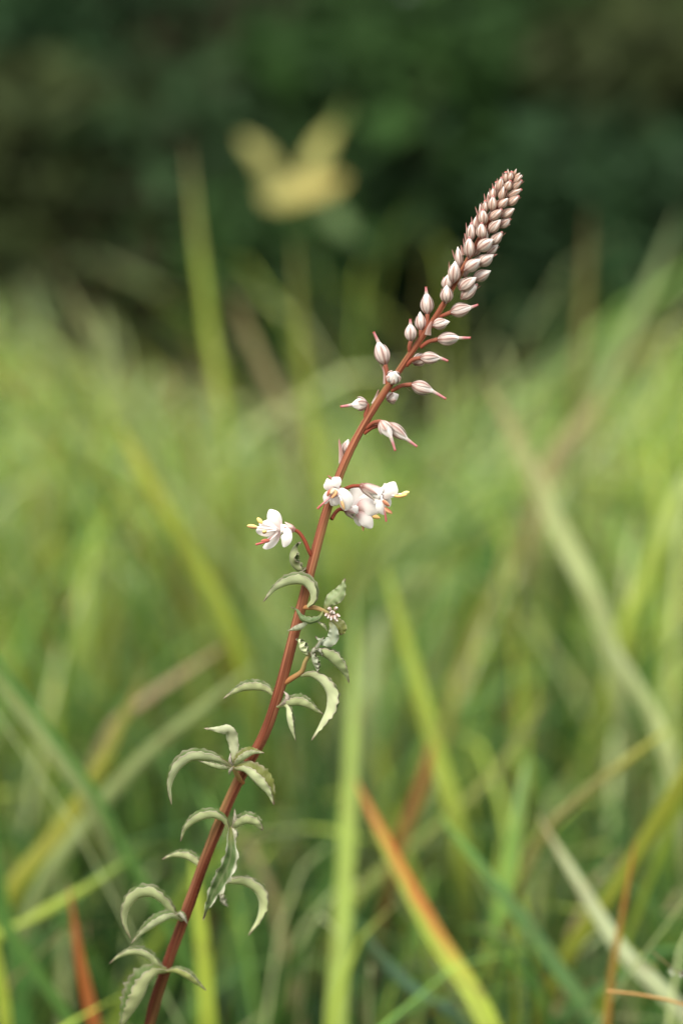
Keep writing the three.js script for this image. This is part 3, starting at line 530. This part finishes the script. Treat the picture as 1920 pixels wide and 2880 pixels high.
{ // left flower, facing left
  const g = part('flower', plant);
  pedi(g, [c3(640, 930, 0), c3(606, 870, 0.8 * mm), c3(570, 785, 1 * mm), c3(520, 715, 1 * mm), c3(472, 692, 1 * mm)]);
  tubeCorolla(g, c3(490, 695, 1 * mm), c3(375, 690, 1 * mm), 44, 84, 0.6); sepal5(g, c3(495, 697, 1 * mm), c3(400, 680, 1 * mm), 92);
  petal(g, [c3(378, 690, 1 * mm), c3(345, 640, 1.5 * mm), c3(310, 580, 1.4 * mm), c3(285, 532, 0.4 * mm)], 108, [-0.2, 0.2, 1]);
  petal(g, [c3(385, 680, 1.5 * mm), c3(420, 715, 3 * mm), c3(420, 775, 3.6 * mm), c3(400, 838, 3 * mm)], 86, [-0.1, 0, 1], { pink: 0.15 });
  petal(g, [c3(372, 690, 1 * mm), c3(310, 680, 2 * mm), c3(240, 690, 2.2 * mm), c3(176, 708, 1.6 * mm)], 118, [0, 0.3, 1], { pink: 0.3 });
  petal(g, [c3(372, 710, 0.6 * mm), c3(320, 765, 1.2 * mm), c3(270, 810, 1 * mm), c3(232, 842, 0 * mm)], 90, [0, 0.6, 1], { pink: 0.6 });
  petal(g, [c3(370, 680, -0.5 * mm), c3(320, 640, -2 * mm), c3(250, 650, -3 * mm), c3(200, 650, -3.4 * mm)], 80, [0, 0.3, 1], { pink: 0.3 });
  stamen(g, [c3(340, 690, 2.4 * mm), c3(240, 684, 3.2 * mm), c3(180, 676, 3.4 * mm), c3(102, 664, 3 * mm)], 8, yel, 0.66);
  stamen(g, [c3(340, 680, 2.4 * mm), c3(270, 660, 2.6 * mm), c3(230, 645, 2.8 * mm), c3(184, 600, 2.6 * mm)], 8, yel, 0.66);
  stamen(g, [c3(340, 700, 2.4 * mm), c3(290, 708, 3.4 * mm), c3(242, 715, 4.4 * mm), c3(240, 716, 5 * mm)], 7, [[0.75, 0.55, 0.2], [0.35, 0.2, 0.06]], 0.7);
  stamen(g, [c3(350, 720, 2 * mm), c3(310, 762, 2.6 * mm), c3(280, 782, 2.8 * mm), c3(215, 790, 3 * mm)], 7.5, red, 0.55);
  put('style', tube([c3(350, 715, 2 * mm), c3(260, 790, 3 * mm), c3(172, 818, 3.2 * mm)], () => U * 3, (t) => mixc(cream, [0.6, 0.15, 0.14], sstep(t, 0.2, 0.6)), 12, 8), M.petal, g);
}
{ // flower facing the viewer in front of the stem
  const g = part('flower', plant), f = 3 * mm;
  pedi(g, [c3(850, 420, 0.5 * mm), c3(855, 350, 2 * mm), c3(825, 340, 2.6 * mm)]);
  tubeCorolla(g, c3(832, 335, 2.4 * mm), c3(805, 385, f), 50, 92, 0.6); sepal5(g, c3(836, 318, 2 * mm), c3(790, 350, f), 100, 0.1);
  petal(g, [c3(815, 395, f), c3(790, 340, f + 1.4 * mm), c3(815, 300, f + 1.2 * mm), c3(805, 268, f)], 116, [0, -0.2, 1], { pink: 0.1 });
  petal(g, [c3(815, 385, f), c3(870, 400, f + 1 * mm), c3(905, 450, f + 1.2 * mm), c3(905, 540, f + 0.4 * mm)], 118, [0.1, 0, 1], { pink: 0.2 });
  petal(g, [c3(808, 395, f), c3(815, 430, f + 1 * mm), c3(805, 470, f + 1 * mm), c3(790, 500, f + 0.3 * mm)], 96, [0, 0, 1], { pink: 0.4 });
  petal(g, [c3(800, 390, f), c3(760, 400, f + 0.8 * mm), c3(742, 440, f + 0.8 * mm), c3(735, 485, f)], 60, [-0.5, 0, 1], { pink: 0.4 });
  petal(g, [c3(805, 380, f), c3(770, 350, f + 0.8 * mm), c3(752, 330, f + 0.8 * mm), c3(756, 300, f)], 70, [-0.4, 0.2, 1], { pink: 0.2 });
  stamen(g, [c3(808, 380, f), c3(790, 380, f + 2 * mm), c3(772, 392, f + 2.4 * mm), c3(756, 424, f + 2.2 * mm)], 7.5, red, 0.4);
  stamen(g, [c3(808, 385, f), c3(812, 375, f + 2 * mm), c3(825, 395, f + 2.4 * mm), c3(790, 440, f + 2.4 * mm)], 7.5, red, 0.4);
  stamen(g, [c3(808, 385, f), c3(800, 376, f + 2 * mm), c3(800, 376, f + 2.6 * mm), c3(780, 402, f + 3 * mm)], 8, [[0.75, 0.62, 0.45], [0.55, 0.3, 0.18]], 0.5);
  stamen(g, [c3(815, 400, f), c3(860, 430, f + 2.2 * mm), c3(872, 465, f + 2.2 * mm), c3(895, 535, f + 1.8 * mm)], 6, [[0.66, 0.42, 0.2], [0.5, 0.2, 0.1]], 0.6);
  put('style', tube([c3(800, 410, f + 1.4 * mm), c3(745, 460, f + 2.4 * mm), c3(674, 526, f + 2.4 * mm)], () => U * 3.1, (t) => mixc([0.75, 0.45, 0.45], [0.55, 0.14, 0.14], sstep(t, 0.3, 0.9)), 12, 8), M.petal, g);
}
{ // right flower, held out on its stalk
  const g = part('flower', plant), f = 1 * mm;
  pedi(g, [c3(820, 420, 0), c3(890, 370, 0.6 * mm), c3(955, 342, f), c3(1040, 338, f)]);
  tubeCorolla(g, c3(1030, 336, f), c3(1200, 412, f), 44, 112, 0.75); sepal5(g, c3(1020, 332, f), c3(1165, 402, f), 116, 0.75);
  petal(g, [c3(1195, 405, f), c3(1230, 400, f + 1.4 * mm), c3(1275, 365, f + 1.4 * mm), c3(1308, 308, f)], 118, [0.1, 0.1, 1], { pink: 0.12 });
  petal(g, [c3(1190, 395, f), c3(1215, 370, f - 1 * mm), c3(1228, 345, f - 1.4 * mm), c3(1226, 316, f - 1.4 * mm)], 46, [0.3, 0, 1], { pink: 0.1 });
  petal(g, [c3(1185, 420, f), c3(1190, 470, f + 1.2 * mm), c3(1190, 520, f + 1.4 * mm), c3(1216, 574, f + 0.6 * mm)], 76, [-0.1, 0, 1], { pink: 0.1 });
  petal(g, [c3(1198, 420, f), c3(1235, 440, f), c3(1250, 470, f - 0.6 * mm), c3(1262, 510, f - 1 * mm)], 74, [0.4, 0.1, 1], { pink: 0.3 });
  petal(g, [c3(1180, 415, f - 1 * mm), c3(1150, 450, f + 0.4 * mm), c3(1165, 480, f + 0.6 * mm), c3(1185, 510, f)], 60, [-0.5, 0, 1], { pink: 0.2 });
  stamen(g, [c3(1200, 405, f + 1 * mm), c3(1270, 412, f + 1.2 * mm), c3(1330, 425, f + 1 * mm), c3(1405, 412, f + 1 * mm)], 6.5, [[0.72, 0.5, 0.16], [0.5, 0.28, 0.1]], 0.5);
  stamen(g, [c3(1200, 405, f), c3(1280, 405, f), c3(1360, 405, f), c3(1424, 388, f + 0.6 * mm)], 7.5, [[0.85, 0.72, 0.3], [0.75, 0.55, 0.2]], 0.72);
  stamen(g, [c3(1200, 420, f + 1.6 * mm), c3(1195, 440, f + 2 * mm), c3(1215, 462, f + 2.2 * mm), c3(1262, 505, f + 2 * mm)], 7, [[0.66, 0.36, 0.2], [0.42, 0.14, 0.08]], 0.4);
  stamen(g, [c3(1200, 425, f + 1 * mm), c3(1205, 480, f + 1 * mm), c3(1225, 522, f + 1 * mm), c3(1284, 566, f + 1 * mm)], 7.5, red, 0.5);
  put('style', tube([c3(1200, 430, f + 1 * mm), c3(1222, 530, f + 1.2 * mm), c3(1236, 630, f + 1 * mm)], () => U * 3, (t) => mixc(cream, [0.55, 0.14, 0.14], sstep(t, 0.3, 0.8)), 12, 8), M.petal, g);
}
{ // lower flower behind the other two
  const g = part('flower', plant), f = -2.5 * mm;
  pedi(g, [c3(790, 610, -0.6 * mm), c3(820, 560, -1.6 * mm), c3(860, 528, f), c3(910, 540, f)]);
  tubeCorolla(g, c3(900, 538, f), c3(1010, 540, f), 40, 96, 0.7); sepal5(g, c3(895, 535, f), c3(985, 560, f), 98, 0.7);
  petal(g, [c3(990, 520, f), c3(985, 460, f - 1 * mm), c3(990, 410, f - 1.2 * mm), c3(965, 345, f - 1 * mm)], 112, [0, 0, 1], { pink: 0.1 });
  petal(g, [c3(985, 530, f + 0.5 * mm), c3(1050, 500, f + 1.4 * mm), c3(1110, 510, f + 1.4 * mm), c3(1185, 545, f + 0.6 * mm)], 142, [0, 0.3, 1], { pink: 0.9 });
  petal(g, [c3(985, 550, f + 0.6 * mm), c3(1040, 585, f + 1.6 * mm), c3(1080, 630, f + 1.6 * mm), c3(1118, 684, f + 0.8 * mm)], 104, [0, 0.1, 1], { pink: 0.8 });
  petal(g, [c3(980, 555, f), c3(1000, 600, f - 0.4 * mm), c3(1015, 635, f - 0.6 * mm), c3(1025, 668, f - 0.8 * mm)], 60, [0.2, 0.1, 1], { pink: 0.3 });
  petal(g, [c3(990, 525, f), c3(1040, 460, f - 0.8 * mm), c3(1090, 440, f - 1.4 * mm), c3(1120, 430, f - 1.8 * mm)], 110, [0, 0.2, 1], { pink: 0.2 });
  stamen(g, [c3(1030, 545, f), c3(1080, 570, f + 0.4 * mm), c3(1115, 580, f + 0.4 * mm), c3(1186, 602, f + 0.4 * mm)], 8, [[0.72, 0.45, 0.16], [0.5, 0.2, 0.1]], 0.5);
  stamen(g, [c3(1020, 570, f), c3(1035, 610, f - 1 * mm), c3(1044, 650, f - 1 * mm), c3(1047, 708, f - 1 * mm)], 5, red, 0.55);
}

// --- leaves: path base to tip, width in crop pixels of that crop
const twigCol = (t) => mixc([0.36, 0.13, 0.05], [0.3, 0.25, 0.1], t);
const shoot = (pts, r0 = 8, r1 = 5) => put('side_shoot', tube(pts, (t) => U * lerp(r0, r1, t), twigCol, 16, 10), M.stem, plant);
const topG = [0.125, 0.19, 0.05], botG = [0.54, 0.58, 0.33], edgeC = [0.44, 0.34, 0.29], tipC = [0.26, 0.15, 0.12];
let leafNo = 0;
function leaf(pts, w, sc, n = [0, 0.5, 1], o = {}) {
  const vee = o.flat || o.fold !== undefined ? undefined : (o.vee ?? [0.5, 0.12]);
  const id = ++leafNo, a = o.top ?? topG, b = o.bot ?? botG, pale = vee ? a : b, darkc = vee ? b : a;
  const gain = vee ? 1.3 : 1.15, shade = (c0) => (t, s) => {
    const c = c0 === pale && vee ? c0 : mulc(c0, gain);
    const v = Math.abs(Math.sin((t * 9 - Math.abs(s) * 1.6) * 3.1)), vein = Math.abs(s) < 0.1 ? 0.35 : v > 0.94 ? 0.18 : 0;
    let q = mixc(c, [0.46, 0.46, 0.27], vein); q = mulc(q, 0.92 + 0.16 * noise(t * 9 + id * 7, s * 3)) ;
    q = mixc(q, [0.28, 0.27, 0.06], 0.55 * (1 - sstep(t, 0.02, 0.22))); // yellow-green at the leaf base
    q = mixc(q, edgeC, 0.55 * sstep(Math.abs(s), 0.82, 1) * sstep(noise(t * 12 + id, s), 0.15, 0.6)); if (o.rim) q = mixc(q, [0.55, 0.55, 0.4], 0.9 * sstep(Math.abs(s), 0.6, 0.8)); return mixc(q, tipC, 0.8 * sstep(t, 0.86, 1));
  };
  const prof = o.prof ?? ((t) => (t < 0.16 ? lerp(0.2, 0.55, t / 0.16) : 0.55 + 0.45 * Math.sin(Math.PI * clamp((t - 0.16) / 0.7, 0, 1))) * Math.pow(Math.max(0, 1 - Math.pow(t, 3.2)), 0.8) * 1.02 + 0.02);
  put('leaf', sheet({ pts, vee, far: o.far, recurve: o.recurve, upHint: o.up ? camDir(...o.up) : undefined, w: w * sc * U * (vee ? 0.9 : 0.5 * (o.k ?? 1.25)), prof, N: camDir(...n), fold: o.fold ?? 1.15, wave: o.wave ?? (vee ? 0.055 : 0.16), freq: o.freq ?? 5.5, ph: id * 1.3, thick: 0.00015, top: shade(pale), bot: shade(darkc), edge: (t) => mixc([0.5, 0.44, 0.34], tipC, 0.7 * noise(t * 16, id) + 0.3 * sstep(t, 0.85, 1)), nt: 30, ns: 10, tooth: o.tooth ?? 0.1, tf: o.tf ?? 12, twist: o.twist ?? 0, lean: o.lean ?? 0 }), M.leaf, plant);
}
// by the left flower
leaf([c3(590, 1016, 0), c3(540, 1012, 1 * mm), c3(505, 970, 1.4 * mm), c3(490, 900, 1.4 * mm), c3(505, 830, 0.6 * mm), c3(535, 795, 0)], 84, S3, [-0.3, 0.1, 1], { wave: 0.45, freq: 3, tooth: 0.2, bot: [0.22, 0.24, 0.11] });
leaf([c3(600, 1325, 2 * mm), c3(650, 1270, 3 * mm), c3(650, 1180, 3.6 * mm), c3(580, 1095, 3.8 * mm), c3(460, 1090, 4 * mm), c3(330, 1160, 4 * mm), c3(233, 1284, 3.6 * mm)], 108, S3, [-0.1, 0.55, 1]);
// first whorl with a small side shoot
shoot([c3(520, 1335, 0), c3(600, 1330, 1 * mm), c3(680, 1340, 2 * mm), c3(770, 1385, 2.4 * mm)], 8, 6);
leaf([c3(735, 1350, 1.6 * mm), c3(790, 1270, 1.8 * mm), c3(850, 1220, 1.4 * mm), c3(880, 1160, 1 * mm), c3(900, 1092, 0.6 * mm)], 104, S3, [0.25, 0.3, 1], { bot: [0.24, 0.3, 0.13], top: [0.3, 0.34, 0.16], wave: 0.22, fold: 0.6 });
leaf([c3(722, 1362, 3 * mm), c3(690, 1420, 4.4 * mm), c3(620, 1446, 5 * mm), c3(550, 1420, 4.6 * mm), c3(510, 1360, 4 * mm), c3(462, 1326, 3.4 * mm)], 78, S3, [0, -0.35, 1], { bot: [0.1, 0.16, 0.05], top: [0.34, 0.38, 0.2], wave: 0.3, fold: 1.4, k: 1.1 });
leaf([c3(600, 1440, 2.4 * mm), c3(560, 1465, 2.8 * mm), c3(500, 1490, 3 * mm), c3(432, 1522, 2.6 * mm)], 62, S3, [0, 0.6, 1], { bot: [0.62, 0.64, 0.46], far: 0.9 });
leaf([c3(780, 1430, 2 * mm), c3(830, 1460, 2.4 * mm), c3(868, 1500, 2.2 * mm), c3(870, 1556, 1.6 * mm)], 92, S3, [0.1, 0.2, 1], { bot: [0.24, 0.25, 0.06], fold: 0.5, prof: (t) => Math.pow(Math.sin(Math.PI * clamp(t * 0.92 + 0.06, 0, 1)), 0.6) });
leaf([c4(1120, 680, 3 * mm), c4(1150, 760, 3.4 * mm), c4(1130, 850, 3.4 * mm), c4(1050, 870, 3 * mm), c4(975, 815, 2.4 * mm)], 104, S4, [0, 0.3, 1], { bot: [0.33, 0.37, 0.26], fold: 0.8, wave: 0.3 });
leaf([c4(1000, 680, 3 * mm), c4(1045, 700, 3.4 * mm), c4(1075, 730, 3 * mm), c4(1092, 768, 2.6 * mm)], 34, S4, [0, 0.4, 1]);
for (const [x, y, a, b, w] of [[775, 1345, -30, -6, 40], [790, 1375, 8, -20, 44], [825, 1340, 28, -8, 44], [750, 1390, -26, 14, 42], [790, 1410, -8, 36, 46], [815, 1400, 12, 40, 48], [840, 1395, 34, 16, 44], [800, 1370, 30, 14, 42], [825, 1425, 28, 26, 42], [770, 1400, -24, 28, 40]])
  bud(c3(x - a * 0.4, y - b * 0.4, 3 * mm), c3(x + a * 0.55, y + b * 0.75, 4.6 * mm), w * S3 * U * 0.8, { blush: 0.6, dark: 0.5, sepal: 0.92, warm: 0.4 });
// second whorl
shoot([c4(655, 1275, 0), c4(760, 1215, 1 * mm), c4(850, 1150, 2 * mm), c4(880, 1060, 2.4 * mm), c4(930, 980, 2.6 * mm)], 9, 5.5);
leaf([c4(905, 1000, 2.6 * mm), c4(880, 930, 3.2 * mm), c4(845, 870, 3 * mm), c4(790, 842, 2.2 * mm)], 92, S4, [0, 0.2, 1], { wave: 0.3 });
leaf([c4(930, 985, 2.6 * mm), c4(1030, 950, 3 * mm), c4(1140, 975, 2.8 * mm), c4(1225, 1060, 2.2 * mm), c4(1275, 1160, 1.4 * mm), c4(1302, 1262, 0.6 * mm)], 150, S4, [0.1, 0.5, 1], { bot: [0.46, 0.52, 0.26], far: 0.93 });
leaf([c4(950, 960, 3.4 * mm), c4(975, 1020, 4.6 * mm), c4(1000, 1090, 4.6 * mm), c4(1000, 1178, 4 * mm)], 72, S4, [-0.3, 0, 1], { bot: [0.3, 0.32, 0.22], wave: 0.3 });
leaf([c4(930, 980, 3.2 * mm), c4(980, 930, 3.8 * mm), c4(1010, 880, 3.8 * mm), c4(1060, 820, 3.4 * mm)], 40, S4, [-0.2, 0.2, 1], { bot: [0.36, 0.38, 0.28] });
leaf([c4(930, 1010, 3 * mm), c4(970, 940, 4.4 * mm), c4(1020, 950, 4.6 * mm), c4(1050, 1010, 4 * mm)], 50, S4, [0, 0.2, 1], { wave: 0.5, bot: [0.34, 0.34, 0.25] });
leaf([c4(840, 1190, 1.6 * mm), c4(940, 1165, 2.8 * mm), c4(1070, 1220, 3.6 * mm), c4(1165, 1350, 4 * mm), c4(1150, 1520, 4 * mm), c4(1050, 1670, 3.6 * mm), c4(942, 1815, 3 * mm)], 150, S4, [0.25, 0.35, 1], { tooth: 0.14, far: 0.92 });
// third whorl
leaf([c4(600, 1400, -2 * mm), c4(520, 1310, -2.4 * mm), c4(420, 1275, -2.6 * mm), c4(300, 1285, -2.6 * mm), c4(190, 1345, -2.4 * mm), c4(100, 1412, -2 * mm)], 112, S4, [-0.1, 0.5, 1], { bot: [0.54, 0.58, 0.3] });
leaf([c4(610, 1490, 1 * mm), c4(720, 1440, 1.6 * mm), c4(820, 1415, 2 * mm), c4(920, 1460, 2 * mm), c4(990, 1520, 1.8 * mm), c4(1050, 1560, 1.4 * mm)], 120, S4, [0, 0.45, 1], { bot: [0.54, 0.58, 0.3] });
leaf([c4(650, 1470, 1 * mm), c4(720, 1490, 2.2 * mm), c4(748, 1600, 2.8 * mm), c4(765, 1710, 2.6 * mm), c4(790, 1815, 2 * mm)], 78, S4, [-0.4, 0.2, 1]);
leaf([c4(640, 1480, 1.6 * mm), c4(690, 1430, 2 * mm), c4(700, 1385, 1.8 * mm), c4(672, 1345, 1.4 * mm)], 60, S4, [0.2, 0.2, 1], { bot: [0.45, 0.36, 0.3] });
// fourth whorl
shoot([c5(930, 790, 0), c5(880, 710, 2 * mm), c5(835, 625, 3 * mm)], 9, 6);
leaf([c5(835, 600, 3 * mm), c5(845, 480, 2.6 * mm), c5(825, 350, 2 * mm), c5(790, 265, 2.6 * mm), c5(690, 255, 3.2 * mm), c5(548, 244, 3 * mm)], 116, S5, [-0.3, 0.1, 1], { fold: 0.9, bot: [0.4, 0.42, 0.25], tooth: 0.14 });
leaf([c5(825, 625, 3 * mm), c5(700, 545, 4.2 * mm), c5(560, 500, 5 * mm), c5(400, 505, 5.6 * mm), c5(265, 610, 5.8 * mm), c5(195, 800, 5.4 * mm), c5(222, 1010, 4.8 * mm)], 130, S5, [-0.2, 0.6, 1], { tooth: 0.12 });
leaf([c5(840, 610, 3.4 * mm), c5(910, 530, 4 * mm), c5(1010, 475, 4.2 * mm), c5(1150, 488, 4 * mm)], 92, S5, [0, 0.55, 1], { top: [0.2, 0.22, 0.05], far: 1.35 });
leaf([c5(860, 640, 3.6 * mm), c5(980, 640, 4.8 * mm), c5(1100, 725, 5.4 * mm), c5(1195, 850, 5.4 * mm), c5(1248, 1010, 5 * mm)], 140, S5, [0.1, 0.45, 1], { top: [0.2, 0.22, 0.05], far: 1.5 });
leaf([c5(820, 640, 3.4 * mm), c5(740, 625, 4.6 * mm), c5(620, 595, 5.2 * mm), c5(495, 570, 5.2 * mm)], 66, S5, [0, 0.4, 1]);
leaf([c5(840, 620, 4 * mm), c5(815, 560, 4.6 * mm), c5(815, 490, 4.2 * mm)], 36, S5, [0.2, 0, 1], { bot: [0.34, 0.28, 0.24] });
leaf([c5(840, 630, 4 * mm), c5(805, 665, 4.8 * mm), c5(800, 710, 4.6 * mm)], 36, S5, [0.2, 0, 1], { bot: [0.34, 0.3, 0.24] });
// fifth whorl
leaf([c5(800, 1250, 3 * mm), c5(745, 1140, 4 * mm), c5(630, 1085, 4.6 * mm), c5(480, 1120, 5 * mm), c5(360, 1230, 4.8 * mm), c5(312, 1375, 4.2 * mm)], 112, S5, [-0.1, 0.6, 1], { bot: [0.54, 0.58, 0.3] });
leaf([c5(820, 1250, 3 * mm), c5(890, 1170, 3.6 * mm), c5(980, 1130, 4 * mm), c5(1075, 1165, 4 * mm), c5(1135, 1260, 3.4 * mm)], 124, S5, [0.1, 0.45, 1], { bot: [0.54, 0.58, 0.3], prof: (t) => Math.pow(Math.sin(Math.PI * clamp(t * 0.95 + 0.03, 0, 1)), 0.7) });
leaf([c5(815, 1230, 3.4 * mm), c5(815, 1340, 4.4 * mm), c5(820, 1450, 5 * mm), c5(800, 1580, 5.2 * mm), c5(745, 1700, 5.2 * mm), c6(960, 440, 4.8 * mm), c6(902, 592, 4.2 * mm)], 190, S5, [0.25, 0.1, 1], { fold: -0.8, wave: 0.32, freq: 5.5, tooth: 0.4, tf: 8, top: [0.44, 0.46, 0.28], bot: [0.1, 0.16, 0.05], k: 1.05, rim: 1 });
leaf([c5(830, 1240, 3.6 * mm), c5(850, 1160, 4.2 * mm), c5(855, 1050, 4 * mm)], 44, S5, [0.2, 0, 1], { bot: [0.42, 0.38, 0.28] });
leaf([c5(830, 1240, 3.8 * mm), c5(870, 1290, 4.8 * mm), c5(860, 1365, 4.6 * mm)], 56, S5, [0.1, 0, 1], { bot: [0.46, 0.44, 0.32] });
leaf([c6(905, 225, -2 * mm), c6(870, 130, -2.4 * mm), c6(780, 62, -2.8 * mm), c6(670, 62, -2.8 * mm), c6(568, 106, -2.4 * mm)], 86, S3, [0, 0.5, 1], { bot: [0.54, 0.58, 0.3] });
leaf([c6(985, 260, -0.5 * mm), c6(1120, 268, -0.6 * mm), c6(1250, 265, 0), c6(1370, 330, 0), c6(1415, 440, -0.4 * mm), c6(1380, 580, -0.8 * mm), c6(1275, 728, -1.4 * mm)], 122, S3, [0.2, 0.45, 1], { bot: [0.54, 0.58, 0.3], far: 0.92 });
leaf([c6(1040, 380, 1 * mm), c6(1070, 420, 2 * mm), c6(1080, 460, 2 * mm), c6(1110, 490, 1.4 * mm)], 56, S3, [0, 0.2, 1], { bot: [0.36, 0.35, 0.25], wave: 0.4 });
// sixth whorl
leaf([c6(735, 600, 1 * mm), c6(670, 530, 2 * mm), c6(590, 420, 3 * mm), c6(480, 350, 3.6 * mm), c6(360, 365, 4 * mm), c6(270, 470, 4 * mm), c6(255, 620, 3.6 * mm), c6(310, 752, 3 * mm)], 122, S3, [-0.1, 0.6, 1], { tooth: 0.14, bot: [0.54, 0.58, 0.3], far: 1.02 });
leaf([c6(735, 605, 2 * mm), c6(650, 555, 3.6 * mm), c6(540, 590, 4.4 * mm), c6(430, 670, 4.6 * mm), c6(320, 790, 4.2 * mm)], 84, S3, [0, 0.5, 1], { far: 1.3 });
leaf([c6(680, 560, 3.4 * mm), c6(725, 545, 4 * mm), c6(755, 585, 4.2 * mm), c6(776, 632, 4 * mm)], 44, S3, [0, 0.3, 1], { bot: [0.46, 0.44, 0.34] });
// lowest whorl
leaf([c6(600, 1010, 1 * mm), c6(545, 960, 2 * mm), c6(460, 875, 2.6 * mm), c6(350, 845, 3 * mm), c6(230, 885, 3 * mm), c6(138, 958, 2.6 * mm)], 80, S3, [0, 0.5, 1], { bot: [0.54, 0.58, 0.3] });
leaf([c6(600, 1020, 2.4 * mm), c6(690, 1005, 3.4 * mm), c6(780, 1040, 3.6 * mm), c6(850, 1100, 3.4 * mm), c6(930, 1176, 3 * mm)], 78, S3, [0, 0.5, 1], { bot: [0.4, 0.43, 0.15] });
leaf([c6(610, 1015, 2 * mm), c6(510, 1010, 3.6 * mm), c6(410, 1070, 4.6 * mm), c6(335, 1210, 5 * mm), c6(275, 1360, 5 * mm), c6(215, 1520, 4.6 * mm)], 160, S3, [-0.25, 0.35, 1], { tooth: 0.16, bot: [0.5, 0.52, 0.26], far: 1.35, up: [-1, 0.4, 0] });

renderer.render(scene, camera);
